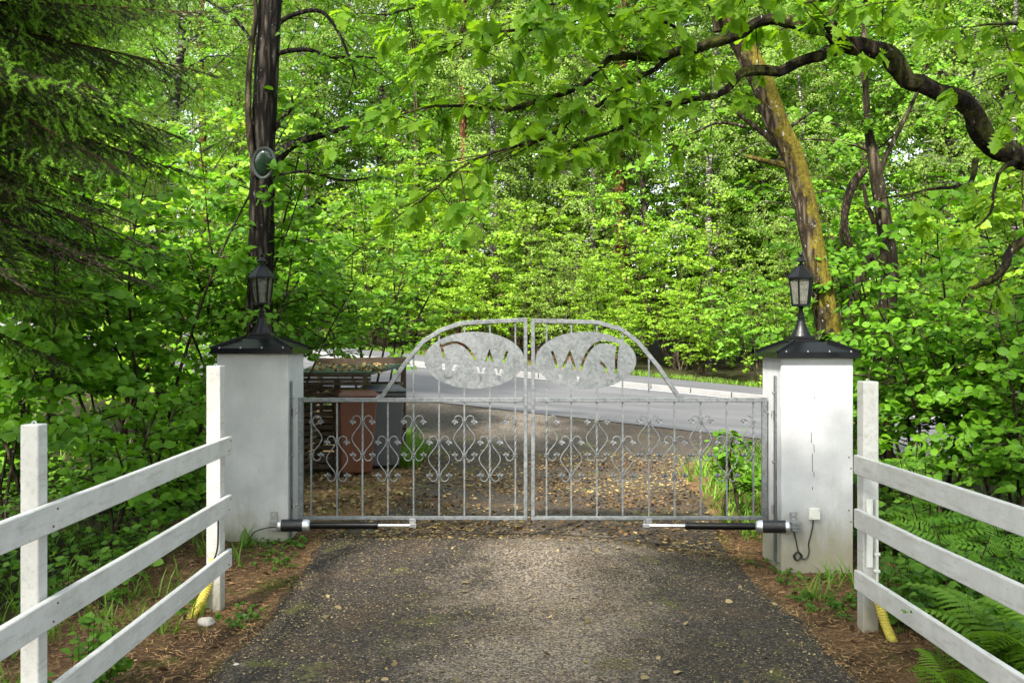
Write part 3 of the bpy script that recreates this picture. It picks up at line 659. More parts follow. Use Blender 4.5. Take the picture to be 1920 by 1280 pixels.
rf = fence('white board fence at right, with conduit on its end post', [(xr + 0.075, 5.72, 0.092, 0.1, 1.313), (xr + 0.07, 3.3, 0.08, 0.08, 1.25)], xr, 5.66, 1.4,
      [(0.883, 0.9), (0.566, 0.6), (0.207, 0.245)], 0.112, 0.03, -1, 0)

# ribbed yellow hoses and white conduit
def hose(pts, r, label):
    path = smooth_path(pts, 0.0027); k = np.arange(len(path)); rad = r * (1 + 0.1 * np.sin(k * math.pi * 2 / 6.0))
    o = MB().tube(path, rad, 14).build('ribbed_hose', MT['yellow_hose'], None, True); return tag(o, label, 'hose', 'yellow ribbed hoses')
hose([P(1645, 1108, 5.64), P(1650, 1135, 5.62), P(1659, 1165, 5.58), P(1671, 1195, 5.52), P(1682, 1217, 5.46), P(1690, 1235, 5.42)], 0.027, 'yellow ribbed hose running down beside the right fence post')
hose([P(402, 1046, 5.98), P(394, 1085, 5.98), P(384, 1112, 5.95), P(370, 1138, 5.9), P(358, 1155, 5.86), P(350, 1172, 5.84)], 0.027, 'yellow ribbed hose running down beside the left fence post')
cx_ = P(1643, 1000, 5.66).x
t = thing('cable_conduit', (cx_, 5.65, 0.1), 'white conduit with clips on the end post of the right fence', 'conduit')
MB().tube([(cx_, 5.648, 0.62), (cx_, 5.648, 0.08)], 0.0085, 10).build('pipe', MT['white_plastic'], t, True)
MB().box((cx_ - 0.058, 5.652, 0.22), (cx_ - 0.022, 5.668, 0.62)).build('cover_strip', MT['white_plastic'], t, bevel=0.002)
for z in (0.46, 0.3, 0.2): MB().box((cx_ - 0.016, 5.636, z - 0.008), (cx_ + 0.016, 5.668, z + 0.008)).build('clip', MT['white_plastic'], t, bevel=0.002)
cbl = MB().tube(smooth_path([P(409, 960, 5.955), P(409, 1000, 5.955), P(408, 1026, 5.95), P(404, 1042, 5.955), P(401, 1050, 5.96)], 0.02), 0.006, 8).build('cable', MT['black_plastic'], None, True)
tag(cbl, 'black cable clipped down the end post of the left fence', 'cable')

# ------------------------------------------------------------------ bins in their slatted shelter
BX, BY = -1.98, 12.0
def bz(x, y): return G(x, y)
t = thing('slatted_bin_shelter', (-2.3, 12.3, bz(-2.3, 12.3)), 'dark slatted wooden bin shelter with littered lid, behind the left gate leaf', 'bin shelter')
def pw(x, y, D): return P(x, y, D)
z0 = bz(-2.3, 12.2) - 0.02; ow = MT['old_wood']
sx0, sx1, sy0, sy1 = -2.6, -1.47, 11.75, 13.0
for (x, y, h) in ((sx0, sy0, 1.18), (sx1, sy1, 1.32), (sx0, sy1, 1.32), (-2.14, sy0, 1.16)):
    MB().box((x - 0.035, y - 0.035, z0), (x + 0.035, y + 0.035, z0 + h)).build('post', ow, t, bevel=0.004)
rr = random.Random(3)
for k in range(13):
    z = z0 + 0.08 + k * 0.08
    MB().box((sx0 + 0.04, sy0 - 0.045 + rr.uniform(-.004, .004), z), (-2.18, sy0 - 0.022, z + 0.05)).build('slat', ow, t, bevel=0.003)
    MB().box((sx0 - 0.012, sy0 + 0.04, z), (sx0 + 0.012, sy1 - 0.04, z + 0.05)).build('slat', ow, t, bevel=0.003)
    MB().box((sx1 - 0.012, sy0 + 0.5, z), (sx1 + 0.012, sy1 - 0.04, z + 0.05)).build('slat', ow, t, bevel=0.003)
    MB().box((sx0 + 0.04, sy1 - 0.012, z), (sx1 - 0.04, sy1 + 0.012, z + 0.05)).build('slat', ow, t, bevel=0.003)
for k in range(3):
    MB().box((sx0 - 0.06, sy0 - 0.09 + k * 0.012, z0 + 1.1 + k * 0.05), (-1.72, sy0 - 0.055 + k * 0.012, z0 + 1.14 + k * 0.05)).build('lid_board', ow, t, bevel=0.003)
q = MB(); a = [(sx0 - 0.05, sy0 - 0.02, z0 + 1.225), (-1.72, sy0 - 0.02, z0 + 1.225), (sx1 + 0.03, sy1, z0 + 1.3), (sx0 - 0.05, sy1, z0 + 1.3)]
q.add([(x, y, z) for x, y, z in a] + [(x, y, z + 0.03) for x, y, z in a], [(0, 3, 2, 1), (4, 5, 6, 7), (0, 1, 5, 4), (1, 2, 6, 5), (2, 3, 7, 6), (3, 0, 4, 7)]).build('lid', MT['bin_green'], t)
MB().bar((sx0 - 0.05, sy1, z0 + 1.36), (sx1 + 0.04, sy1, z0 + 1.38), 0.04, 0.09).build('back_rail', ow, t, bevel=0.004)
def wheelie(cx, cy, rot, mat, label, h=1.0, w_=0.5, d_=0.58):
    zb = bz(cx, cy)
    t = thing('wheelie_bin', (cx, cy, zb), label, 'bin', 'wheelie bins')
    def ring(a, b, z, oy=0): return [(-a, -b + oy, z), (a, -b + oy, z), (a, b + oy, z), (-a, b + oy, z)]
    def lp(q, name, mt, par, bev=0.0, sm=False):
        c, s = math.cos(rot), math.sin(rot); q.v = [np.stack([cx + v[:, 0] * c - v[:, 1] * s, cy + v[:, 0] * s + v[:, 1] * c, zb + v[:, 2]], 1) for v in q.v]
        return q.build(name, mt, par, sm, bev)
    q = MB(); q.add(ring(w_ * .40, d_ * .36, 0.03) + ring(w_ * .41, d_ * .38, 0.14) + ring(w_ * .5, d_ * .5, h * .88), [(3, 2, 1, 0)] + [(4 * l + i, 4 * l + (i + 1) % 4, 4 * l + 4 + (i + 1) % 4, 4 * l + 4 + i) for l in range(2) for i in range(4)] + [(8, 9, 10, 11)])
    lp(q, 'bin_body', mat, t, 0.015)
    q = MB(); q.add(ring(w_ * .54, d_ * .54, h * .86) + ring(w_ * .54, d_ * .54, h * .91), [(3, 2, 1, 0), (4, 5, 6, 7), (0, 1, 5, 4), (1, 2, 6, 5), (2, 3, 7, 6), (3, 0, 4, 7)]); lp(q, 'rim', mat, t, 0.008)
    q = MB(); q.add(ring(w_ * .56, d_ * .58, h * .915, -.02) + ring(w_ * .54, d_ * .56, h * .95, -.02) + ring(w_ * .4, d_ * .4, h * .99, .02), [(3, 2, 1, 0)] + [(4 * l + i, 4 * l + (i + 1) % 4, 4 * l + 4 + (i + 1) % 4, 4 * l + 4 + i) for l in range(2) for i in range(4)] + [(8, 9, 10, 11)])
    lp(q, 'lid', mat, t, 0.01)
    lp(MB().tube([(-w_ * .45, d_ * .6, h * .9), (w_ * .45, d_ * .6, h * .9)], 0.014, 8), 'handle', mat, t)
    for s in (-1, 1):
        wl = lp(MB().tube([(s * w_ * .36, d_ * .44, 0.1), (s * w_ * .48, d_ * .44, 0.1)], 0.1, 18), 'wheel', MT['black_plastic'], t, 0.008)
        lp(MB().tube([(s * w_ * .47, d_ * .44, 0.1), (s * w_ * .495, d_ * .44, 0.1)], 0.05, 12), 'hub', MT['bin_grey'], wl)
wheelie(-1.93, 11.72, R(22), MT['bin_brown'], 'brown wheelie bin standing before the slatted shelter', 1.04, 0.46, 0.5)
wheelie(-1.66, 12.3, R(12), MT['bin_grey'], 'grey wheelie bin behind the brown one', 1.06, 0.5, 0.56)

# ------------------------------------------------------------------ leaf shapes (x along the leaf, y across, z up) and leaf meshes
def blade(half, fold=0.10, droop=0.16):
    n = len(half); v = []; f = []
    for (t, h) in half: v.append((t, 0, -droop * t * t))
    m = n
    for s in (1, -1):
        b = len(v)
        for (t, h) in half[1:-1]: v.append((t, s * h, fold * h * 2 - droop * t * t - 0.05 * h))
        idx = [0] + [b + i for i in range(n - 2)] + [n - 1]
        for i in range(n - 1):
            tri = [(i, i + 1, idx[i + 1]), (i, idx[i + 1], idx[i])]
            for q in tri:
                if len(set(q)) == 3: f.append(q if s > 0 else q[::-1])
    return np.array(v, float), np.array(f, int)
LEAF = {'ovate': blade([(0, 0), (.1, .19), (.28, .35), (.5, .39), (.76, .26), (1, 0)]),
        'round': blade([(0, 0), (.07, .24), (.25, .4), (.5, .45), (.78, .32), (1, 0)]),
        'far': (np.array([(0, 0, 0), (.42, .4, .09), (1, 0, -.12), (.42, -.4, .09)], float), np.array([(0, 2, 1), (0, 3, 2)])),
        'oak': blade([(0, 0), (.10, .05), (.2, .14), (.25, .075), (.36, .25), (.43, .13), (.55, .35), (.62, .18), (.75, .31), (.81, .15), (.92, .17), (1, 0)], 0.08, 0.22),
        'grass': (np.array([(0, .022, 0), (0, -.022, 0), (.5, .018, -.05), (.5, -.018, -.05), (1, 0, -.28)], float), np.array([(0, 1, 2), (1, 3, 2), (2, 3, 4)])),
        'needle': (np.array([(0, .065, 0), (0, -.065, 0), (1, 0, 0)], float), np.array([(0, 1, 2)])),
        'flake': (np.array([(0, .25, 0), (.1, -.3, 0), (1, .1, .05), (.8, -.25, .0)], float), np.array([(0, 1, 3), (0, 3, 2)]))}
def _rowan():
    V = []; Fc = []; lv, lf_ = blade([(0, 0), (.3, .16), (.7, .14), (1, 0)], 0.1, 0.1); n = 0
    for k in range(7):
        for s in ((1, -1) if k else (0,)):
            t_ = 1.0 - k * 0.125; a = 0 if not s else s * 1.15; L = 0.26 if k else 0.24
            L *= 1 - 0.25 * max(0, k - 4) / 2
            c, si = math.cos(a), math.sin(a); base = (t_ - 0.24 if not k else t_ - 0.22, 0)
            v = np.stack([base[0] + L * (lv[:, 0] * c - lv[:, 1] * si), base[1] + L * (lv[:, 0] * si + lv[:, 1] * c), L * lv[:, 2] - 0.18 * (base[0] ** 2)], 1)
            V.append(v); Fc.append(lf_ + n); n += len(v)
    st = np.array([(0, .006, 0), (0, -.006, 0), (.8, .004, -.115), (.8, -.004, -.115)]); V.append(st); Fc.append(np.array([(0, 1, 2), (1, 3, 2)]) + n)
    return np.vstack(V), np.vstack(Fc)
for nm_, hf_ in (('ovate', [(0, 0), (.1, .19), (.28, .35), (.5, .39), (.76, .26), (1, 0)]), ('round', [(0, 0), (.07, .24), (.25, .4), (.5, .45), (.78, .32), (1, 0)]),
                 ('oak', [(0, 0), (.10, .05), (.2, .14), (.25, .075), (.36, .25), (.43, .13), (.55, .35), (.62, .18), (.75, .31), (.81, .15), (.92, .17), (1, 0)])):
    vs_ = []
    for i_, (fo, dr) in enumerate(((.1, .12), (.28, .3), (-.06, .45), (.18, -.12), (.02, .22))):
        rg_ = np.random.default_rng(i_); lo_, hi_ = (.78, 1.18) if nm_ == 'oak' else (.93, 1.06); wk_ = rg_.uniform(.85, 1.12); h2 = [(a, h * wk_ * rg_.uniform(lo_, hi_)) for a, h in hf_]; v_ = blade(h2, fo, dr)[0]; v_[:, 1] += (.1 * (i_ - 2)) * v_[:, 0] ** 2; v_[:, 2] += (.07 if nm_ == 'oak' else .03) * np.sin(v_[:, 1] * 9 + i_) * (v_[:, 1] != 0); vs_.append(v_)
    LEAF[nm_] = (np.array(vs_), LEAF[nm_][1])
LEAF['rowan'] = _rowan()
def _fern():
    V = []; Fc = []; n = 0; m = 19
    zc = lambda t: 0.42 * math.sin(t * 2.1) - 0.25 * t * t
    for k in range(m):
        t_ = 0.1 + 0.88 * k / (m - 1); L = 0.30 * math.sin(min(1, (t_ + .06) * 1.25) * math.pi * 0.8) ** 0.8 * (1.02 - t_ * .9) * 1.9 + 0.01
        for s in (1, -1):
            bx, bzv = t_, zc(t_); a = s * 1.2; d = np.array([math.cos(a), math.sin(a), -.12]); u = np.array([-math.sin(a), math.cos(a), 0]); vs_ = [(bx, 0, bzv)]
            K = 7; wd = 0.034
            for j in range(1, K + 1):
                tt = j / K; c = np.array([bx, 0, bzv]) + d * L * tt + np.array([0, 0, -.25 * L * tt * tt]); h = wd * (1 - tt * .85)
                vs_ += [tuple(c - d * L * .07 + u * 0.006), tuple(c + d * L * .035 + u * h), tuple(c - d * L * .07 - u * .006), tuple(c + d * L * .035 - u * h)]
            f = []
            for j in range(K):
                p = 1 + 4 * j; prev = [0, 0] if j == 0 else [p - 4, p - 2]
                nxt = (p + 4, p + 6) if j < K - 1 else None
                f += [(prev[0], p, p + 1), (prev[1], p + 3, p + 2), (prev[0], prev[1], p), (p, prev[1], p + 2)]
                if nxt: f += [(p, nxt[0], p + 1), (p + 2, p + 3, nxt[1])]
            V.append(np.array(vs_)); Fc.append(np.array([q for q in f if len(set(q)) == 3]) + n); n += len(vs_)
    st = []
    for k in range(9): t_ = k / 8; st += [(t_, .008 * (1 - t_), zc(t_)), (t_, -.008 * (1 - t_), zc(t_))]
    V.append(np.array(st)); Fc.append(np.array([q for k in range(8) for q in ((2 * k, 2 * k + 1, 2 * k + 2), (2 * k + 1, 2 * k + 3, 2 * k + 2))]) + n)
    return np.vstack(V), np.vstack(Fc)
LEAF['fern'] = _fern()

def unit(a): return a / np.maximum(np.linalg.norm(a, axis=-1, keepdims=True), 1e-9)
def leafmesh(name, shape, pos, d, nrm, size, rnd_):
    tv, tf = LEAF[shape]; N = len(pos); t_ = unit(d); n_ = nrm - t_ * (nrm * t_).sum(1, keepdims=True); n_ = unit(n_); b_ = np.cross(n_, t_)
    T_ = tv[(rnd_ * 9973).astype(int) % len(tv)] if tv.ndim == 3 else tv[None]
    V = pos[:, None, :] + size[:, None, None] * (T_[:, :, 0, None] * t_[:, None] + T_[:, :, 1, None] * b_[:, None] + T_[:, :, 2, None] * n_[:, None])
    k = tv.shape[-2]; Fa = (tf[None] + (np.arange(N) * k)[:, None, None]).reshape(-1, 3)
    me = bpy.data.meshes.new(name); me.vertices.add(N * k); me.vertices.foreach_set('co', V.astype(np.float32).ravel())
    me.loops.add(Fa.size); me.loops.foreach_set('vertex_index', Fa.astype(np.int32).ravel())
    me.polygons.add(len(Fa)); me.polygons.foreach_set('loop_start', (np.arange(len(Fa)) * 3).astype(np.int32))
    a = me.attributes.new('rnd', 'FLOAT', 'POINT'); a.data.foreach_set('value', np.repeat(rnd_, k).astype(np.float32))
    me.update(calc_edges=True)
    return me

class Plant:
    """wood tubes + a list of leaves, in the plant's own coordinates (base at the origin)"""
    def __init__(s, seed): s.rg = np.random.default_rng(seed); s.wood = MB(); s.L = []
    def branch(s, p0, d0, L, r0, r1=None, n=6, wig=0.18, trop=0.0, sides=6):
        rg = s.rg; p = np.array(p0, float); d = unit(np.array(d0, float)); pts = [p.copy()]; st = L / n
        for i in range(n):
            d = unit(d + rg.normal(0, wig, 3) * (st ** .5) * .8 + np.array([0, 0, trop * st])); p = p + d * st; pts.append(p.copy())
        pts = np.array(pts); s.wood.tube(pts, np.linspace(r0, r1 if r1 is not None else r0 * .35, n + 1), sides); return pts
    @staticmethod
    def at(pts, f):
        x = f * (len(pts) - 1); i = np.minimum(x.astype(int), len(pts) - 2); k = (x - i)[:, None]
        return pts[i] * (1 - k) + pts[i + 1] * k, unit(pts[i + 1] - pts[i])
    def leaves(s, pts, n, size, out=None, f0=0.1, ang=0.95, up=0.8, tilt=0.4, jit=0.02, hang=0.0):
        rg = s.rg
        if n < 1: return
        f = f0 + (1 - f0) * (np.arange(n) + rg.random(n)) / n; p, t_ = s.at(pts, f)
        sd = unit(np.cross(t_, np.array([0, 0, 1.0])) + 1e-6); sg = np.where(np.arange(n) % 2, 1.0, -1.0)[:, None]
        a = (ang + rg.normal(0, .3, n))[:, None]
        d = t_ * np.cos(a) + sd * sg * np.sin(a) + rg.normal(0, .18, (n, 3)) + np.array([0, 0, -hang])
        nr = np.array([0, 0, up]) + rg.normal(0, tilt, (n, 3))
        if out is not None: nr = nr + np.asarray(out)
        s.L.append((p + rg.normal(0, jit, (n, 3)), d, nr, size * rg.uniform(.62, 1.12, n), rg.random(n)))
    def spray(s, p0, d0, L, r, leaf, out, dens=20, trop=-.25, twigs=4, **kw):
        pts = s.branch(p0, d0, L, r, n=5, trop=trop, sides=4, wig=.22); s.leaves(pts, int(L * dens), leaf, out, .15, **kw)
        for k in range(twigs):
            f = np.array([s.rg.uniform(.15, .92)]); q, t_ = s.at(pts, f); sd = unit(np.cross(t_[0], [0, 0, 1.0])) * (1 if k % 2 else -1)
            tp = s.branch(q[0], t_[0] * .8 + sd * .9 + s.rg.normal(0, .2, 3), L * s.rg.uniform(.25, .5), r * .5, n=3, trop=trop, sides=3)
            s.leaves(tp, int(L * .4 * dens) + 2, leaf, out, .05, **kw)
    def arrays(s): return [np.concatenate([l[i] for l in s.L]) for i in range(5)]
    def finish(s, root, shape, lmat, wmat, split=0, loc=None, crown='crown', wname='branches', smooth=True):
        """links the wood and the crown under root; the `split` leaves that show largest become parts of their own"""
        o = org(root)
        if s.wood.v:
            s.wood.v = [v + np.array(o) for v in s.wood.v]; wo = s.wood.build(wname, wmat, root, smooth); wo['kind'] = 'stuff'
        if not s.L: return
        A = s.arrays()
        if split:
            wp = A[0] + np.array(o); dist = np.linalg.norm(wp - np.array([0, 0, CAMZ]), axis=1)
            px = wp[:, 0] / np.maximum(wp[:, 1], .1) * F; py = (wp[:, 2] - CAMZ) / np.maximum(wp[:, 1], .1) * F
            vis = (np.abs(px) < 950) & (np.abs(py) < 630) & (wp[:, 1] > .5)
            big = np.where(vis, A[3] / dist, 0); idx = np.argsort(-big)[:split]; idx = idx[big[idx] > 0]
            ones = []
            for k in range(8):
                m_ = leafmesh('leaf', shape, np.zeros((1, 3)), np.array([[1., 0, 0]]), np.array([[0, 0, 1.]]), np.ones(1), np.array([.07 + .123 * k])); m_.materials.append(lmat); m_.shade_smooth(); ones.append(m_)
            t_ = unit(A[1]); n_ = unit(A[2] - t_ * (A[2] * t_).sum(1, keepdims=True)); b_ = np.cross(n_, t_)
            for i in idx:
                lo = bpy.data.objects.new('leaf', ones[int(A[4][i] * 7.99)]); COL.objects.link(lo); lo.parent = root
                M_ = Matrix.Identity(4); z = A[3][i]
                for c in range(3): M_[c][0], M_[c][1], M_[c][2], M_[c][3] = t_[i][c] * z, b_[i][c] * z, n_[i][c] * z, A[0][i][c]
                lo.matrix_basis = M_
            keep = np.ones(len(A[0]), bool); keep[idx] = False; A = [a[keep] for a in A]
        me = leafmesh(crown, shape, *A); me.materials.append(lmat); me.shade_smooth() if smooth else None
        c = link(crown, me, root)
        if split: c['kind'] = 'stuff'
        return c
def copy_thing(o, loc, rz, sc_, label, group=None):
    c = o.copy(); COL.objects.link(c); c.location = loc; c.rotation_euler = (0, 0, rz); c.scale = sc_; c['label'] = label
    if group: c['group'] = group
    for ch in o.children:
        d = ch.copy(); COL.objects.link(d); d.parent = c
    return c

# ------------------------------------------------------------------ the wood across the road
def tree_template(name, seed, H, r0, h0, nprim, plen, leaf, shape, lmat, wmat, label, cat, el=0.5, trop=-.1, dens=14, sprays=9, up=.7, hang=0.0, lean=0.03, nosp=False):
    t = thing(name, (0, 0, 0), label, cat); p = Plant(seed); rg = p.rg
    tr, _r = smooth_path([(0, 0, -.3), (rg.normal(0, lean) * H * .3, rg.normal(0, lean) * H * .3, H * .35), (rg.normal(0, lean) * H * .6, rg.normal(0, lean) * H * .6, H * .7), (rg.normal(0, lean) * H, rg.normal(0, lean) * H, H)], .5, [r0 * 1.25, r0 * .85, r0 * .5, r0 * .12])
    k = MB().tube(tr, _r, 10, 0.1, seed); k.build('trunk', wmat, t, True)
    for i in range(nprim):
        f = h0 + (1 - h0) * (i + rg.random()) / nprim; q, _ = p.at(tr, np.array([f])); az = i * 2.4 + rg.normal(0, .4)
        L = plen * (0.35 + 0.65 * math.sin(math.pi * min(1, .25 + .75 * (1 - (f - h0) / (1 - h0) * .9)))) * rg.uniform(.75, 1.15)
        d = np.array([math.cos(az), math.sin(az), el + .7 * ((f - h0) / (1 - h0))]); b = p.branch(q[0], d, L, r0 * .3 * (1.1 - f), n=6, trop=trop, wig=.2, sides=5)
        o_ = np.array([math.cos(az), math.sin(az), 0]) * .55
        for j in range(sprays):
            g = .12 + .88 * (j + rg.random()) / sprays; q2, t2 = p.at(b, np.array([g])); a2 = rg.uniform(0, 2 * math.pi)
            dd = t2[0] * .6 + np.array([math.cos(a2), math.sin(a2), rg.uniform(-.35, .5)])
            p.spray(q2[0], dd, rg.uniform(.55, 1.15) * (plen / 2.6) ** .5, .008, leaf, o_, dens, trop=-.5 - hang, twigs=3, up=up, jit=.05, hang=hang)
    p.finish(t, shape, MT[lmat], wmat); return t
def bush_template(name, seed, H, nst, spread, leaf, shape, lmat, wmat, label, cat, h0=.15, nsec=13, dens=16, up=.75, slen=1.0, split=0, loc=None, face=(0, 0, 0), stem_r=.03, tilt=.4, twigs=4, az0=None):
    t = thing(name, loc or (0, 0, 0), label, cat); p = Plant(seed); rg = p.rg
    for i in range(nst):
        az = i * 2.4 + rg.normal(0, .4) if az0 is None else az0 + rg.normal(0, .8); rr_ = spread * rg.uniform(.3, 1)
        st = p.branch((rg.normal(0, .15), rg.normal(0, .15), -.1), (math.cos(az) * rr_ / H, math.sin(az) * rr_ / H, 1), H * rg.uniform(.7, 1.08), stem_r * rg.uniform(.6, 1.2), .006, 9, .16, -.03)
        for j in range(nsec):
            f = h0 + (1 - h0) * (j + rg.random()) / nsec; q, t2 = p.at(st, np.array([f])); a2 = rg.uniform(0, 2 * math.pi)
            o_ = np.array([math.cos(a2), math.sin(a2), 0]); p.spray(q[0], o_ + np.array([0, 0, rg.uniform(.1, .6)]), slen * rg.uniform(.5, 1.1) * (1.1 - .5 * f), .008, leaf, o_ * .5 + np.array(face), dens, trop=-.55, up=up, tilt=tilt, twigs=twigs)
    p.finish(t, shape, MT[lmat], wmat, split, wname='stems'); return t

LBW = {'hazel': 'bright green leafy shrub in the roadside thicket beyond the road', 'maple': 'leafy green forest tree standing beyond the road', 'birch': 'slender white-trunked birch with fine leaves beyond the road', 'pine': 'red-barked pine rising out of the forest beyond the road'}
hz = [bush_template('hazel_shrub', 11 + i, 4.2 + i * .5, 11, 2.3, .105, 'far', 'leaf_hazel_fresh', MT['bark_grey'], LBW['hazel'], 'shrub', h0=.27, nsec=15, dens=17, slen=1.15, up=.55, tilt=.5) for i in range(2)]
hz.append(bush_template('hazel_shrub', 14, 4.6, 10, 2.0, .08, 'far', 'leaf_birch', MT['bark_grey'], LBW['hazel'], 'shrub', h0=.27, nsec=15, dens=22, slen=1.0, up=.4, tilt=.6))
hz.append(bush_template('hazel_shrub', 15, 4.0, 9, 2.4, .135, 'far', 'leaf_maple', MT['bark_grey'], LBW['hazel'], 'shrub', h0=.3, nsec=13, dens=13, slen=1.3, up=.7, tilt=.35))
mp = [tree_template('forest_tree', 31 + i, 14 + i, .17, .12, 56, 4.0, .14, 'far', 'leaf_maple', MT['bark_grey'], LBW['maple'], 'tree', sprays=11, dens=15, up=.55) for i in range(2)]
bi = [tree_template('birch_tree', 51 + i, 16, .13, .14, 52, 3.2, .088, 'far', 'leaf_birch', MT['bark_birch'], LBW['birch'], 'tree', el=.7, trop=-.35, sprays=11, dens=22, hang=.5, up=.4) for i in range(2)]
pi_ = [tree_template('pine_tree', 71, 19, .2, .55, 22, 2.6, .11, 'far', 'leaf_pine', MT['bark_pine'], LBW['pine'], 'tree', sprays=8, dens=24, up=.6)]
rr = random.Random(8); used = set()
COLS = [(60, 'at the left edge'), (200, 'behind the outer spruce boughs'), (330, 'behind the inner spruce boughs'), (450, 'left of the dark trunk'), (560, 'behind the dark trunk'), (680, 'above the bins'), (780, 'above the left gate slope'), (900, 'above the left oval plate'), (1000, 'above the middle of the gate'),
        (1110, 'above the right oval plate'), (1210, 'above the right gate slope'), (1320, 'above the low right gate end'), (1440, 'left of the right lantern'), (1560, 'behind the leaning mossy trunk'), (1680, 'behind the slim forked tree'), (1800, 'above the right fence'), (9999, 'at the right edge')]
KN = {'hazel': 'bright green shrub', 'maple': 'leafy green tree', 'birch': 'pale-trunked birch', 'pine': 'red-barked pine'}
ROW = ((30, 'by the far footpath'), (34, 'just inside the far wood'), (40, 'within the far wood'), (52, 'deep in the far wood'), (999, 'far back in the wood'))
def put(lst, a, s, sc_, group, key):
    o = lst[rr.randrange(len(lst))]; key = 'birch' if o in bi else key; group = 'birches of the wood beyond the road' if key == 'birch' else group
    x, y, z = rp(a, s); loc = (x, y, G(x, y) - .05); rz = rr.uniform(0, 6.28); k = sc_ * rr.uniform(.88, 1.12)
    S = (k * rr.uniform(.9, 1.1), k * rr.uniform(.9, 1.1), k * rr.uniform(.92, 1.1)); px = 960 + x / y * F
    lb = '%s %s, %s' % (KN[key], next(n for v, n in ROW if s < v), next(n for v, n in COLS if px < v))
    if o.name not in used:
        used.add(o.name); o.location = loc; o.rotation_euler = (0, 0, rz); o.scale = S; o['group'] = group; o['label'] = lb; return o
    return copy_thing(o, loc, rz, S, lb, group)
def pa(xpx, s):                       # distance along the road of the point seen at pixel column xpx
    u = (xpx - 960) / F; Y = s / (RS * u + RC); X = u * Y; return X * RC - Y * RS
for x in range(-60, 2000, 125): s_ = 28.6 + rr.uniform(-.2, 1.2); put(hz, pa(x + rr.uniform(-40, 40), s_), s_, rr.uniform(.62, 1.0), 'shrubs of the thicket beyond the road', 'hazel')
for x in range(-60, 2050, 150): s_ = rr.uniform(30.3, 33); put(hz, pa(x + rr.uniform(-50, 50), s_), s_, rr.uniform(1.0, 1.5), 'shrubs of the thicket beyond the road', 'hazel')
for x in range(-60, 2050, 230): s_ = rr.uniform(36, 40); put(hz, pa(x + rr.uniform(-50, 50), s_), s_, rr.uniform(1.5, 1.9), 'shrubs of the thicket beyond the road', 'hazel')
for x in range(-100, 2100, 185): s_ = rr.uniform(32, 37); put(mp, pa(x + rr.uniform(-60, 60), s_), s_, rr.uniform(.75, 1.1), 'leafy trees of the wood beyond the road', 'maple')
for x in range(-60, 2050, 230): s_ = rr.uniform(31, 38); put(bi, pa(x + rr.uniform(-70, 70), s_), s_, rr.uniform(.8, 1.1), 'birches of the wood beyond the road', 'birch')
for x in (870, 1168, 380, 1760): s_ = rr.uniform(33, 36); put(pi_, pa(x, s_), s_, rr.uniform(.9, 1.1), 'pines of the wood beyond the road', 'pine')
for x in range(-120, 2200, 120): s_ = rr.uniform(41, 50); put(mp + bi, pa(x + rr.uniform(-60, 60), s_), s_, rr.uniform(1.15, 1.5), 'leafy trees of the wood beyond the road', 'maple')
for x in (330, 470, 600, 720, 830, 950, 1060, 1180, 1300, 1420): s_ = rr.uniform(38, 44); put(bi, pa(x, s_), s_, rr.uniform(1.15, 1.35), 'birches of the wood beyond the road', 'birch')
for x in range(-120, 2200, 110): s_ = rr.uniform(53, 66); put(mp, pa(x + rr.uniform(-60, 60), s_), s_, rr.uniform(1.4, 1.8), 'leafy trees of the wood beyond the road', 'maple')

# a few more of the same kinds stand on this side of the road; unseen ones are added behind the camera to shade the drive
def stand(o, x, y, k, label, grp): return copy_thing(o, (x, y, G(x, y) - .05), rr.uniform(0, 6.28), (k, k, k * rr.uniform(.9, 1.05)), label, grp)
for (x, y, k, o, lb) in ((-7.6, 13.2, .8, mp[0], 'leafy tree left of the bins on the near side of the road, behind the spruce'), (-5.2, 14.6, .7, bi[0], 'birch on the near side of the road, left of the dark trunk'),
                         (8.6, 12.2, .75, mp[1], 'leafy tree at the far right on the near side of the road'), (6.6, 12.6, .55, bi[1], 'thin birch on the near side of the road behind the right fence')):
    stand(o, x, y, k, lb, 'trees on the near side of the road')
for (x, y, k, o) in ((-9.6, -3.0, .85, mp[1]), (-6.6, -4.2, .9, mp[0]), (-3.4, -5.0, .85, mp[1]), (-0.2, -5.6, .9, mp[0]), (3.2, -5.0, .85, mp[1])):
    stand(o, x, y, k, 'leafy tree added unseen behind the camera to shade the drive', 'trees added behind the camera for shade')

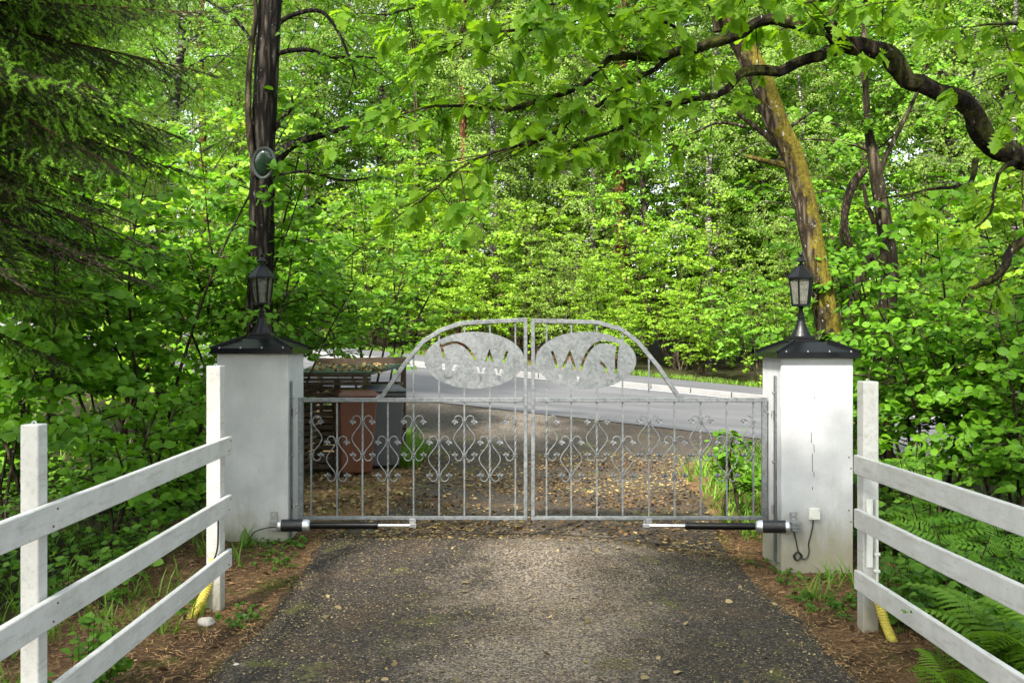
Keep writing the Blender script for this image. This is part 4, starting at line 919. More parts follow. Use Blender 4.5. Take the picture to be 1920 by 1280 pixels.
# ------------------------------------------------------------------ spruce at the left
def needles(pts, per_m, size, rg, out, fwd=.75):
    seg = np.linalg.norm(np.diff(pts, axis=0), axis=1); L = seg.sum(); n = max(3, int(L * per_m))
    p, t_ = Plant.at(pts, rg.random(n)); r_ = unit(rg.normal(0, 1, (n, 3))); r_ = unit(r_ - t_ * (r_ * t_).sum(1, keepdims=True))
    out.append((p, t_ * fwd + r_ * .8 + np.array([0, 0, .12]), np.cross(t_, r_) + rg.normal(0, .4, (n, 3)), size * rg.uniform(.8, 1.15, n), rg.random(n)))
def spruce_branch(seed, L, live=True):
    rg = np.random.default_rng(seed); p = Plant(seed); dk = []; fr = []
    ax = smooth_path([(0, 0, 0), (L * .35, rg.normal(0, .04), -.02), (L * .7, rg.normal(0, .08), -.16), (L, rg.normal(0, .1), -.3)], .08)
    p.wood.tube(ax, np.linspace(.014, .003, len(ax)), 5)
    nb = 40
    for k in range(nb):
        f = .12 + .86 * k / nb; q, t_ = p.at(ax, np.array([f])); s_ = 1 if k % 2 else -1; Lb = (.62 * (1 - f) + .16) * rg.uniform(.7, 1.1)
        d = t_[0] * .75 + np.array([0, s_ * .85, -.15]) + rg.normal(0, .12, 3)
        b = p.branch(q[0], d, Lb, .005, .0018, 5, .12, -1.1 if live else -.3, 3)
        if live: needles(b, 520, .019, rg, dk)
        m_ = int(Lb / .05)
        for j in range(m_):
            g = .12 + .86 * (j + rg.random()) / m_; q2, t2 = p.at(b, np.array([g])); sd = unit(np.cross(t2[0], [0, 0, 1.0]))
            if not live and rg.random() < .5: continue
            c = p.branch(q2[0], t2[0] * .8 + sd * (.8 if j % 2 else -.8) + rg.normal(0, .15, 3), rg.uniform(.06, .2) * (1.2 - g * .5), .0022, .0012, 2, .1, -1.6 if live else 0, 3)
            if live:
                needles(c, 560, .018, rg, dk)
                if rg.random() < .42:
                    e = c[-1]; tt = unit(c[-1] - c[-2]); sh = np.array([e, e + tt * .04 + [0, 0, -.006], e + tt * .085 + [0, 0, -.025]]) ; needles(sh, 800, .02, rg, fr, .8)
        if live:
            e = b[-1]; tt = unit(b[-1] - b[-2]); needles(np.array([e, e + tt * .05, e + tt * .1 + [0, 0, -.03]]), 800, .021, rg, fr, .8)
    cat = lambda l: [np.concatenate([q[i] for q in l]) for i in range(5)]
    wood = p.wood
    out = [wood]
    if live:
        for nm, l, m_ in (('needles', dk, 'needle_dark'), ('fresh_shoots', fr, 'needle_fresh')):
            me = leafmesh(nm, 'needle', *cat(l)); me.materials.append(MT[m_]); out.append(me)
    return out
SX, SY = -3.95, 5.75
t = thing('spruce_tree', (SX, SY, G(SX, SY)), 'dark spruce hanging in from the left edge, light green shoots on its branches', 'spruce tree')
tr, rd = smooth_path([(SX, SY, G(SX, SY) - .2), (SX + .03, SY, 3), (SX, SY + .05, 8), (SX + .05, SY, 14)], .4, [.2, .17, .11, .02]); MB().tube(tr, rd, 14, .1).build('trunk', MT['bark_grey'], t, True)
tm = []
for k in range(3):
    w_, a, b = spruce_branch(200 + k, 2.1); me = bpy.data.meshes.new('branch'); me.from_pydata(np.vstack(w_.v).tolist(), [], w_.f); me.materials.append(MT['twig_brown']); tm.append((me, a, b))
dead = []
for k in range(2):
    w_ = spruce_branch(220 + k, 1.9, False)[0]; me = bpy.data.meshes.new('dead_branch'); me.from_pydata(np.vstack(w_.v).tolist(), [], w_.f); me.materials.append(MT['twig_dead']); dead.append(me)
rr = random.Random(21)
def sbranch(z, az, k, pitch=0.0, kind=None, roll=None):
    b = rr.choice(tm) if kind is None else (dead[kind],)
    o = bpy.data.objects.new('branch' if kind is None else 'dead_branch', b[0]); COL.objects.link(o); o.parent = t
    o.location = (0.0, 0.0, z - G(SX, SY)); o.rotation_euler = (roll if roll is not None else rr.uniform(-.25, .25), pitch, az); o.scale = (k, k * rr.choice((-1, 1)), k)
    for nm, m_ in zip(('needles', 'fresh_shoots'), b[1:]):
        c = bpy.data.objects.new(nm, m_); COL.objects.link(c); c.parent = o; c['kind'] = 'stuff'
for (z, az, k, pit) in ((3.5, 8, 1.05, -.12), (3.0, -5, .95, -.15), (2.8, 10, .9, .32), (3.3, -15, 1.0, .3), (2.5, 30, .8, -.1), (2.6, -25, .85, .28), (3.9, -12, 1.06, .1), (3.75, 14, 1.0, .12), (3.6, -36, 1.02, .1), (3.45, 4, 1.08, .05), (3.3, 30, .98, .1), (3.2, -22, 1.0, .12), (3.05, 12, .98, .15), (2.95, -48, 1.0, .05), (2.9, -8, .88, .18), (2.75, 24, .88, .1), (2.68, -30, .9, .1),
                      (2.45, -14, .74, .1), (2.4, 12, .66, .1), (2.3, -42, .8, .08), (2.22, 2, .72, .1), (2.12, -26, .82, .05), (2.1, 20, .7, .1), (1.98, -10, .82, .08), (1.92, -45, .85, .05), (1.88, 10, .76, .1), (2.15, -60, .9, .05)):
    sbranch(z, R(az), k * (.92 if z > 3.0 else .8), pit + rr.uniform(-.12, .14), roll=rr.uniform(-.6, .6))
for (z, az, k, i, pit) in ((2.62, 2, .98, 0, .12), (2.5, 16, .9, 1, .15), (2.56, -16, .95, 1, .18), (2.36, 8, .92, 0, .1), (2.3, -30, .9, 1, .1), (2.7, -5, .9, 1, .1)): sbranch(z, R(az), k, pit, i)
z = 4.0
while z < 13.5:
    for j in range(6): sbranch(z + rr.uniform(-.15, .15), rr.uniform(0, 6.28), max(.3, 1.15 * (14.5 - z) / 11), -.05)
    z += .5
for j in range(26): zz_ = rr.uniform(2.0, 4.3); sbranch(zz_, R(rr.uniform(-50, 65)), rr.uniform(.6, .8) * (1.08 if zz_ > 3 else .9), rr.uniform(-.1, .2), roll=rr.uniform(-.6, .6))
for j in range(14): sbranch(rr.uniform(2.2, 4.0), R(rr.uniform(80, 260)), rr.uniform(.8, 1.0), .05)

# ------------------------------------------------------------------ dark trunk with the area light, left of the gate
def px_trunk(name, pts, D, wid, mat, label, cat, sides=40, rough=.1, seed=0.0, base=True):
    q = [P(x, y, D) for x, y in pts]
    if base: q[0].z = G(q[0].x, q[0].y) - .15
    t = thing(name, (q[0].x, q[0].y, q[0].z + .15), label, cat); path, rad = smooth_path(q, .06, [w_ * D / F / 2 for w_ in wid])
    MB().tube(path, rad, sides, rough, seed).build('trunk', mat, t, True); return t, path
def limb(t, pts, D, wid, mat, name='limb', rough=.1):
    q = [P(*((x[0], x[1], D) if len(x) == 2 else x)) for x in pts]; path, rad = smooth_path(q, .05, [w_ * D / F / 2 for w_ in wid])
    o = MB().tube(path, rad, 10, rough, pts[0][0] * .1).build(name, mat, t, True); return path
def leafy(t, paths, seed, leaf, shape, lmat, per_m=5, L=.5, dens=22, split=0, out=(0, -.45, 0), **kw):
    p = Plant(seed); o = np.array(org(t))
    for path in paths:
        path = np.asarray(path) - o; tot = np.linalg.norm(np.diff(path, axis=0), axis=1).sum(); n = int(tot * per_m)
        for k in range(n):
            q, t_ = p.at(path, np.array([.1 + .9 * (k + p.rg.random()) / n])); a = p.rg.uniform(0, 6.28); p.spray(q[0], t_[0] * .6 + np.array([math.cos(a), math.sin(a), p.rg.uniform(-.5, .4)]), L * p.rg.uniform(.5, 1.3), .006, leaf, out, dens, trop=-.6, twigs=2, **kw)
    p.finish(t, shape, MT[lmat], MT['bark_twig'], split, wname='twigs')
D1 = 10.0
dt, dpath = px_trunk('dark_trunk_tree', [(486, 800), (487, 640), (489, 480), (492, 330), (496, 200), (503, 60), (509, -60), (515, -350), (520, -700)], D1, [60, 49, 45, 45, 44, 43, 42, 34, 18], MT['bark_dark'], 'tall dark-barked tree with rough trunk behind the left pillar lantern', 'tree')
b1 = limb(dt, [(500, 318), (530, 285), (560, 266), (610, 252), (650, 238), (700, 212), (760, 205)], D1, [30, 22, 16, 11, 9, 7, 3], MT['bark_dark'])
b2 = limb(dt, [(505, 108), (535, 97), (580, 94), (620, 108), (660, 106), (715, 110)], D1, [12, 9, 8, 6, 5, 3], MT['bark_dark'])
b3 = limb(dt, [(512, 52), (545, 30), (595, 20), (625, 45), (650, 95), (668, 150)], D1, [11, 9, 8, 6, 5, 3], MT['bark_dark'])
b4 = limb(dt, [(505, 255), (522, 232), (545, 205), (548, 180)], D1, [11, 9, 6, 3], MT['bark_dark'])
b5 = limb(dt, [(480, 330, 9.86), (467, 250, 9.86), (466, 150, 9.86), (473, 80, 9.86), (480, 20, 9.86), (470, -60, 9.86)], D1, [9, 12, 12, 10, 9, 7], MT['bark_grey'], 'climbing_stem')
b6 = limb(dt, [(470, 75), (440, 35), (400, 8), (350, -20)], D1, [7, 6, 5, 4], MT['bark_dark'])
b7 = limb(dt, [(512, 330), (570, 322), (640, 338), (690, 335)], D1, [6, 5, 4, 2], MT['bark_dark'])
up_ = [limb(dt, [(515, -250), (600 + 90 * k, -330 - 30 * k), (720 + 130 * k, -420)], D1, [16, 10, 4], MT['bark_dark']) for k in (-3, -2, -1, 0, 1)]
leafy(dt, [b1, b2, b3, b4, b6, b7] + up_, 301, .07, 'ovate', 'leaf_maple', 6, .7, 20, split=60)
fl = P(494, 306, 9.62)
t = thing('area_light', tuple(fl), 'grey oval area light fixed to the dark tree trunk', 'lamp')
def oval(sx, sz, y, n=28, tilt=.25):
    r_ = []; sx *= 1.12; sz *= 1.12
    for k in range(n):
        a = 2 * math.pi * k / n; x = sx * math.cos(a) * (1 + .12 * math.sin(a)); z = sz * math.sin(a); r_.append((fl.x + x * .97 + z * .12, fl.y + y + z * -tilt, fl.z + z))
    return r_
def rings(lst, cap0, cap1):
    q = MB(); n = 28; v = [p for r_ in lst for p in r_]; f = [(i * n + j, i * n + (j + 1) % n, (i + 1) * n + (j + 1) % n, (i + 1) * n + j) for i in range(len(lst) - 1) for j in range(n)]
    if cap0: f.append(tuple(range(n)))
    if cap1: f.append(tuple((len(lst) - 1) * n + j for j in range(n)))
    return q.add(v, f)
rings([oval(.05, .06, .16), oval(.085, .11, .12), oval(.105, .136, .04), oval(.108, .14, 0), oval(.104, .135, -.012), oval(.086, .114, -.006), oval(.086, .114, .03)], True, True).build('housing', MT['lamp_grey'], t, True)
rings([oval(.085, .113, .004), oval(.075, .1, -.012), oval(.05, .068, -.024), oval(.02, .027, -.03)], False, True).build('lens', MT['lamp_lens'], t, True)
MB().tube([(fl.x, fl.y + .13, fl.z), (fl.x + .02, D1 + .02, fl.z + .02)], .022, 10).build('bracket', MT['lamp_grey'], t, True)

# ------------------------------------------------------------------ mossy leaning tree and its neighbours, right of the gate
D2 = 9.3
mt_, mpath = px_trunk('mossy_leaning_tree', [(1590, 985), (1580, 780), (1551, 600), (1532, 502), (1512, 390), (1488, 300), (1455, 228), (1434, 169), (1408, 112), (1378, 60), (1342, 0), (1318, -80), (1270, -300), (1240, -600)], D2, [78, 54, 45, 42, 41, 41, 42, 42, 40, 38, 36, 34, 28, 15], MT['bark_moss'], 'yellow-mossed trunk leaning left behind the right pillar lantern', 'tree', seed=4.0)
c1 = limb(mt_, [(1475, 310), (1455, 306), (1425, 300), (1400, 293)], D2, [14, 11, 9, 7], MT['bark_moss'])
c2 = limb(mt_, [(1455, 272), (1432, 250), (1405, 230), (1382, 210)], D2, [14, 11, 10, 9], MT['bark_grey'])
c3 = limb(mt_, [(1400, 238), (1370, 232), (1340, 232), (1302, 250)], D2, [7, 6, 5, 3], MT['bark_grey'])
c4 = limb(mt_, [(1345, 60), (1340, 20), (1320, -20), (1290, -60)], D2, [16, 14, 13, 10], MT['bark_grey'])
c5 = limb(mt_, [(1480, 240), (1505, 222), (1530, 205)], D2, [7, 5, 3], MT['bark_grey'])
u2 = [limb(mt_, [(1290, -250 - 40 * k), (1290 + (k - 1.5) * 130, -330 - 30 * k), (1300 + (k - 1.5) * 330, -420)], D2, [18, 11, 4], MT['bark_grey']) for k in range(5)]
leafy(mt_, [c3, c4, c5] + u2, 302, .085, 'ovate', 'leaf_maple', 6, .75, 20, split=40)
D3 = 9.9
st_, spath = px_trunk('slim_forked_tree', [(1648, 985), (1650, 820), (1652, 720), (1662, 600), (1668, 500), (1655, 400), (1640, 310), (1628, 240), (1624, 180), (1620, 60), (1630, -100)], D3, [62, 44, 36, 34, 30, 28, 22, 15, 12, 9, 6], MT['bark_grey'], 'slim forked tree right of the mossy leaning trunk', 'tree', 30, seed=9.0)
e1 = limb(st_, [(1650, 325), (1662, 290), (1688, 240), (1712, 190), (1740, 120)], D3, [11, 10, 8, 7, 4], MT['bark_grey'])
e2 = limb(st_, [(1655, 505), (1632, 480), (1622, 500), (1600, 560), (1605, 640)], D3, [16, 15, 14, 15, 12], MT['bark_grey'])
e3 = limb(st_, [(1622, 318), (1600, 345), (1588, 380), (1583, 420), (1594, 458), (1598, 470)], D3, [14, 17, 16, 13, 10, 6], MT['twig_dead'], 'broken_limb')
e4 = limb(st_, [(1600, 350), (1585, 390), (1577, 440), (1590, 465)], D3 + .05, [10, 8, 7, 4], MT['twig_dead'], 'broken_limb')
e5 = limb(st_, [(1632, 285), (1590, 268), (1540, 262), (1500, 262)], D3, [5, 5, 4, 2], MT['bark_grey'])
e6 = limb(st_, [(1640, 420), (1624, 375), (1620, 345)], D3, [10, 8, 6], MT['bark_grey'])
leafy(st_, [e1, e5, e6, spath[-30:]], 303, .085, 'ovate', 'leaf_maple', 6, .6, 20, split=60)

# ------------------------------------------------------------------ oak reaching in from the right
OX, OY = 4.7, 5.6
t = thing('oak_tree', (OX, OY, G(OX, OY)), 'oak reaching in from the right edge with a crooked mossy limb and lobed leaves', 'oak tree')
tr, rd = smooth_path([(OX, OY, G(OX, OY) - .2), (OX + .08, OY, 1.2), (OX - .05, OY - .1, 3), (OX, OY - .1, 5), (OX + .1, OY, 8)], .2, [.42, .3, .27, .22, .08]); MB().tube(tr, rd, 20, .09).build('trunk', MT['bark_oak'], t, True)
om = MT['bark_oak']
def ol(pts, wid, name='limb'):
    q = [P(*x) for x in pts]; path, rad = smooth_path(q, .04, [w_ * x[2] / F / 2 for w_, x in zip(wid, pts)])
    jt = np.array([[mnoise.noise(Vector((q_[0] * 4.5, q_[2] * 4.5, 3.0 * c_))) + .6 * mnoise.noise(Vector((q_[0] * 11, q_[2] * 11, 7.0 + 3.0 * c_))) for c_ in range(3)] for q_ in path]); path = path + jt * np.minimum(.05, .012 + rad[:, None] * .55)
    MB().tube(path, rad * (1 + .16 * np.array([mnoise.noise(Vector((q_[0] * 9, 2.0, q_[2] * 9))) for q_ in path])), 16, .2, pts[0][0] * .1).build(name, om, t, True); return path
m1 = ol([(2440, 330, 5.5), (2150, 330, 5.5), (2000, 305, 5.4), (1920, 288, 5.3), (1862, 272, 5.3), (1836, 240, 5.3), (1815, 195, 5.25), (1760, 168, 5.2), (1702, 156, 5.2), (1690, 118, 5.2), (1660, 98, 5.2), (1600, 88, 5.15), (1565, 62, 5.15), (1545, 48, 5.1), (1450, 41, 5.1), (1400, 62, 5.1), (1330, 82, 5.05), (1240, 100, 5.0), (1185, 104, 5.0), (1160, 96, 5.0)],
         [100, 70, 48, 40, 37, 40, 37, 34, 32, 38, 34, 34, 30, 32, 22, 22, 20, 18, 14, 10])
m2 = ol([(1565, 92, 5.15), (1520, 108, 5.1), (1470, 130, 5.1), (1400, 142, 5.05), (1345, 175, 5.0), (1255, 199, 5.0), (1202, 214, 4.95), (1150, 244, 4.9), (1094, 270, 4.85), (1052, 296, 4.8)], [22, 20, 20, 18, 13, 11, 9, 7, 5, 3])
m3 = ol([(1190, 104, 5.0), (1146, 109, 4.95), (1105, 146, 4.9), (1056, 176, 4.85), (1019, 184, 4.85), (962, 202, 4.8), (902, 200, 4.75), (850, 200, 4.7), (782, 204, 4.65), (730, 225, 4.6)], [13, 11, 10, 9, 8, 8, 6, 5, 4, 2])
m4 = ol([(1262, 96, 5.02), (1225, 127, 5.0), (1191, 150, 4.95), (1150, 180, 4.9), (1112, 204, 4.85), (1067, 229, 4.8), (1022, 255, 4.75), (970, 274, 4.7), (917, 290, 4.65), (865, 315, 4.6), (824, 350, 4.58), (785, 380, 4.55)], [9, 9, 9, 8, 8, 8, 7, 6, 5, 4, 3, 2])
m5 = ol([(1970, 420, 5.0), (1920, 452, 4.95), (1895, 478, 4.95), (1880, 510, 4.9), (1850, 532, 4.9), (1820, 545, 4.9), (1806, 575, 4.85)], [26, 20, 17, 15, 13, 9, 4])
m6 = ol([(1830, 300, 5.25), (1815, 345, 5.2), (1770, 350, 5.1), (1720, 362, 5.05), (1650, 372, 5.0)], [12, 8, 6, 5, 3])
m7 = ol([(1900, 300, 5.2), (1870, 330, 5.1), (1855, 400, 5.0), (1820, 430, 5.0)], [12, 7, 5, 3])
m8 = ol([(1545, 40, 5.1), (1570, 15, 5.1), (1580, -30, 5.0), (1570, -90, 4.9)], [16, 14, 12, 9])
m9 = ol([(1400, 55, 5.1), (1390, 20, 5.0), (1400, -40, 4.9)], [7, 6, 5])
m10 = ol([(1300, 90, 5.05), (1275, 60, 5.0), (1230, 40, 4.9), (1150, 30, 4.85), (1050, 45, 4.8), (960, 60, 4.7), (880, 80, 4.6), (820, 110, 4.6)], [9, 8, 7, 6, 5, 4, 3, 2])
tops = []
for k, (x0, y0, x1, y1, d) in enumerate(((1900, -60, 1500, 10, 4.8), (1950, -30, 1700, 5, 4.7), (1700, -60, 1250, 15, 4.7), (1400, -80, 900, -5, 4.6), (1300, -30, 1000, 20, 4.9), (2010, 70, 1840, 50, 4.6), (2010, 150, 1900, 120, 4.6), (1150, -50, 720, 30, 4.9))):
    tops.append(ol([(x0, y0, d + .1), ((x0 + x1) / 2, (y0 + y1) / 2 - 15, d), (x1, y1, d - .1)], [10, 7, 3]))
over = []
rg = np.random.default_rng(77)
for k in range(22):                   # the crown goes on above the frame
    a = rg.uniform(2.0, 4.3); L = rg.uniform(3.0, 6.2); z = rg.uniform(4.4, 7.5)
    q, rad = smooth_path([(OX, OY - .1, z - .5), (OX + math.cos(a) * L * .5, OY + math.sin(a) * L * .5, z + .5), (OX + math.cos(a) * L, OY + math.sin(a) * L, z + .7)], .1, [.06, .035, .01])
    MB().tube(q, rad, 8, .1).build('limb', om, t, True); over.append(q)
p = Plant(78); o_ = np.array(org(t)); rg = p.rg
def cluster(e, d, n, size, face=.35):
    a = rg.uniform(0, 6.28, n); d = unit(np.asarray(d, float)); s1 = unit(np.cross(d, [0, 0, 1.0]) + 1e-6); s2 = np.cross(d, s1)
    k = rg.uniform(.5, 1.3, n)[:, None]
    dd = d * .55 + k * (np.cos(a)[:, None] * s1 + .6 * np.sin(a)[:, None] * s2) + np.array([0, 0, -.28])
    p.L.append((np.repeat(e[None], n, 0) + rg.normal(0, .012, (n, 3)), dd, np.array([0, -face, .8]) + rg.normal(0, .32, (n, 3)), size * rg.uniform(.65, 1.1, n), rg.random(n)))
def oak_twigs(path, per_m, f0, Lt, n=6, size=.103, dz=(-.55, .25)):
    path = np.asarray(path) - o_; tot = np.linalg.norm(np.diff(path, axis=0), axis=1).sum(); m_ = max(2, int(tot * per_m))
    for k in range(m_):
        f = f0 + (1 - f0) * (k + rg.random()) / m_; q, t_ = p.at(path, np.array([min(f, .999)])); a = rg.uniform(0, 6.28)
        tw = p.branch(q[0], t_[0] * .7 + np.array([math.cos(a), math.sin(a), rg.uniform(*dz)]), Lt * rg.uniform(.4, 1.3), .0035, .0018, 4, .35, .1, 4)
        cluster(tw[-1], tw[-1] - tw[-2], n + rg.integers(-1, 3), size)
        if rg.random() < .7: cluster(tw[2], tw[2] - tw[1] + rg.normal(0, .3, 3) * .02, 4, size)
for path, pm, f0, Lt in ((m3, 19, .1, .26), (m4, 18, .22, .28), (m2, 11, .4, .24), (m10, 18, .1, .28), (m1, 4, .72, .25), (m5, 3, .5, .14), (m6, 5, .3, .18), (m7, 5, .4, .18), (m8, 8, .3, .3), (m9, 7, .2, .3)): oak_twigs(path, pm, f0, Lt)
for q in tops: oak_twigs(q, 13, .05, .3)
for q in over: oak_twigs(q, 7, .15, .6, 9, .15)
p.finish(t, 'oak', MT['leaf_oak'], MT['bark_twig'], 300, wname='twigs')

# ------------------------------------------------------------------ shrubs by the fences
SH = [
 ('hazel_shrub', 401, (-3.75, 9.6), 4.3, 8, 1.1, .105, 'round', 'leaf_hazel', 'broad-leaved shrub behind the left fence under the spruce', .34, 16, 130),
 ('hazel_shrub', 402, (-4.1, 8.0), 3.3, 7, .9, .1, 'round', 'leaf_hazel', 'shaded shrub at the far left behind the fence', .32, 14, 90),
 ('hazel_shrub', 403, (-3.1, 10.9), 4.5, 8, 1.1, .1, 'round', 'leaf_hazel', 'tall leafy shrub beside the dark tree trunk', .22, 16, 110),
 ('hazel_shrub', 404, (-2.75, 10.4), 3.0, 7, .9, .09, 'ovate', 'leaf_hazel', 'arching leafy shrub between the left pillar and the bins', .62, 15, 120),
 ('hazel_shrub', 405, (-2.1, 14.1), 4.0, 8, 1.3, .09, 'ovate', 'leaf_maple', 'leafy shrub standing behind the slatted bin shelter', .42, 15, 60),
 ('hazel_shrub', 406, (-5.0, 12.6), 5.4, 9, 1.5, .1, 'round', 'leaf_hazel_fresh', 'tall fresh green shrub between the spruce and the dark trunk', .2, 16, 60),
 ('hazel_shrub', 407, (3.9, 9.0), 3.0, 8, 1.0, .086, 'round', 'leaf_hazel', 'round-leaved shrub right of the slim forked tree', .3, 15, 130),
 ('hazel_shrub', 408, (4.3, 7.9), 2.6, 8, .9, .086, 'round', 'leaf_hazel', 'round-leaved shrub at the right edge behind the fence', .3, 14, 130),
 ('hazel_shrub', 409, (4.2, 11.0), 3.9, 8, 1.1, .095, 'round', 'leaf_hazel', 'tall shrub behind the slim forked tree', .3, 15, 60),
 ('hazel_shrub', 410, (6.1, 10.6), 4.4, 8, 1.3, .1, 'round', 'leaf_hazel_fresh', 'sunlit tall shrub at the right edge below the oak limb', .3, 16, 60),
 ('hazel_shrub', 414, (-5.6, 10.2), 2.4, 8, 1.2, .095, 'round', 'leaf_hazel', 'low wide shrub in deep shade at the left edge', .1, 13, 30),
 ('hazel_shrub', 415, (-4.3, 12.3), 2.0, 8, 1.2, .09, 'ovate', 'leaf_hazel', 'low shrub near the road left of the left pillar', .1, 12, 30),
 ('hazel_shrub', 416, (-3.2, 8.9), 1.5, 7, .9, .085, 'ovate', 'leaf_hazel', 'knee-high shrub behind the end post of the left fence', .08, 11, 60),
 ('leafy_sapling', 411, (2.2, 8.9), 1.05, 3, .3, .075, 'ovate', 'leaf_hazel', 'small sapling growing against the back of the right pillar', .35, 6, 60),
 ('leafy_sapling', 412, (2.75, 8.4), 1.7, 5, .5, .09, 'round', 'leaf_hazel', 'sapling between the right pillar and the mossy trunk', .35, 8, 60),
 ('leafy_sapling', 413, (-2.95, 7.4), 1.25, 5, .5, .085, 'round', 'leaf_hazel', 'low sapling in the shade behind the left fence end', .3, 7, 60),
]
for (nm, seed, (x, y), H, nst, spr, lf_, shp, lm, lb, h0, nsec, split) in SH:
    o = bush_template(nm, seed, H, nst, spr, lf_, shp, lm, MT['bark_grey'], lb, 'shrub' if 'shrub' in nm else 'sapling', h0=h0, nsec=nsec, dens=15 if H > 2 else 22, slen=.95 if H > 2 else .4, split=split, loc=(x, y, G(x, y)), face=(0, -.35, 0), stem_r=.022, up=.7, twigs=4)
    o['group'] = 'shrubs and saplings by the gate'
# rowan saplings
for (seed, x, y, H, n, lb) in ((501, 2.95, 6.5, .95, 16, 'rowan sapling with feathered leaves above the right fence'), (502, 3.25, 5.9, .75, 14, 'feathery rowan sapling at the right edge of the picture'), (503, 2.75, 6.0, .62, 12, 'low rowan sapling behind the middle board of the right fence')):
    t = thing('rowan_sapling', (x, y, G(x, y)), lb, 'sapling', 'rowan saplings behind the right fence'); p = Plant(seed); rg = p.rg
    for k in range(3):
        st = p.branch((rg.normal(0, .05), rg.normal(0, .05), -.05), (rg.normal(0, .25), rg.normal(0, .2), 1), H * rg.uniform(.75, 1.1), .008, .003, 6, .15)
        f = .35 + .65 * (np.arange(n) + rg.random(n)) / n; q, t_ = p.at(st, f); a = np.arange(n) * 2.4
        p.L.append((q, np.stack([np.cos(a), np.sin(a), rg.uniform(.0, .5, n)], 1), np.array([0, -.5, .9]) + rg.normal(0, .2, (n, 3)), rg.uniform(.17, .28, n), rg.random(n)))
    p.finish(t, 'rowan', MT['leaf_rowan'], MT['bark_twig'], 200, wname='stems')
# ferns
for (seed, x, y, S, n, lb) in ((521, 2.44, 4.75, .6, 9, 'bright fern spreading behind the lowest board of the right fence'), (522, 2.62, 4.42, .62, 9, 'bright fern in the bottom right corner'), (523, 2.12, 4.62, .32, 5, 'small fern growing out under the right fence'), (524, 2.75, 5.2, .5, 7, 'fern behind the right fence, farther back')):
    t = thing('fern', (x, y, G(x, y)), lb, 'fern', 'ferns by the right fence'); p = Plant(seed); rg = p.rg; a = np.arange(n) * 2.4 + rg.normal(0, .3, n)
    p.L.append((np.zeros((n, 3)) + np.array([0, 0, -.02]), np.stack([np.cos(a), np.sin(a), rg.uniform(.35, .9, n)], 1), np.stack([-np.cos(a) * .5, -np.sin(a) * .5, np.ones(n)], 1) + rg.normal(0, .12, (n, 3)), S * rg.uniform(.75, 1.1, n), rg.random(n)))
    p.finish(t, 'fern', MT['leaf_fern'], MT['bark_twig'], 0, crown='crown')
    me = t.children[0]; A = p.arrays(); bpy.data.objects.remove(me)
    m_ = leafmesh('frond', 'fern', np.zeros((1, 3)), np.array([[1., 0, 0]]), np.array([[0, 0, 1.]]), np.ones(1), np.array([.5])); m_.materials.append(MT['leaf_fern'])
    t_ = unit(A[1]); n_ = unit(A[2] - t_ * (A[2] * t_).sum(1, keepdims=True)); b_ = np.cross(n_, t_)
    for i in range(n):
        lo = bpy.data.objects.new('frond', m_); COL.objects.link(lo); lo.parent = t; M_ = Matrix.Identity(4)
        for c in range(3): M_[c][0], M_[c][1], M_[c][2], M_[c][3] = t_[i][c] * A[3][i], b_[i][c] * A[3][i], n_[i][c] * A[3][i], A[0][i][c]
        lo.matrix_basis = M_

# ------------------------------------------------------------------ low growth, grass, litter, stones
def scatter(n, zone, seed, accept=None):
    rg = np.random.default_rng(seed); out = []
    x0, x1, y0, y1 = zone
    while len(out) < n:
        x, y = rg.uniform(x0, x1), rg.uniform(y0, y1)
        if accept is None or accept(x, y, rg): out.append((x, y, G(x, y)))
    return np.array(out), rg
def offdrive(m_=.04):
    def f(x, y, rg):
        l, r = drive_edges(y)
        if l - m_ < x < r + m_: return False
        if LX0 - .02 < x < LX1 + .02 and LYF - .02 < y < LYB: return False
        return not (RX0 - .02 < x < RX1 + .02 and RYF - .02 < y < RYB)
    return f
def patchy(th, m_=.04, s=1.6, k=0.0):
    o = offdrive(m_)
    return lambda x, y, rg: o(x, y, rg) and nz(x, y, 11 + k, s) + rg.normal(0, .12) > th
def cover(name, zones, leaf, shape, mat, label_, hmax, seed, per=7):
    P_ = []; W = MB()
    for zi, (n, zone, acc) in enumerate(zones):
        pts, rg = scatter(n, zone, seed + zi, acc)
        for q in pts:
            h = hmax * rg.uniform(.25, 1); top = q + np.array([rg.normal(0, .05), rg.normal(0, .05), h]); W.tube([q - [0, 0, .02], (q + top) / 2 + rg.normal(0, .01, 3), top], [.002, .002, .001], 3)
            m_ = per; f = rg.uniform(.35, 1, m_)[:, None]; a = rg.uniform(0, 6.28, m_)
            P_.append((q + (top - q) * f, np.stack([np.cos(a), np.sin(a), rg.uniform(-.1, .5, m_)], 1), np.array([0, -.35, 1.0]) + rg.normal(0, .3, (m_, 3)), leaf * rg.uniform(.5, 1.15, m_), rg.random(m_)))
    A = [np.concatenate([l[i] for l in P_]) for i in range(5)]; me = leafmesh(name, shape, *A); me.materials.append(MT[mat]); o = link(name, me)
    tag(o, label_, 'ground cover', kind='stuff'); st = W.build('stems', MT['bark_twig'], o); st['kind'] = 'stuff'
cover('ground_cover', [(420, (2.7, 5.0, 4.2, 9.0), patchy(-.25, .3)), (200, (2.25, 3.2, 4.5, 6.4), patchy(-.1, .35)), (120, (2.8, 3.8, 6.2, 8), patchy(-.1, .35)), (160, (2.3, 7, 8, 13), offdrive(.2)), (36, (2.1, 2.9, 8.6, 11.5), offdrive(.1))], .075, 'ovate', 'leaf_cover', 'low leafy weeds covering the ground behind the right fence', .42, 600)
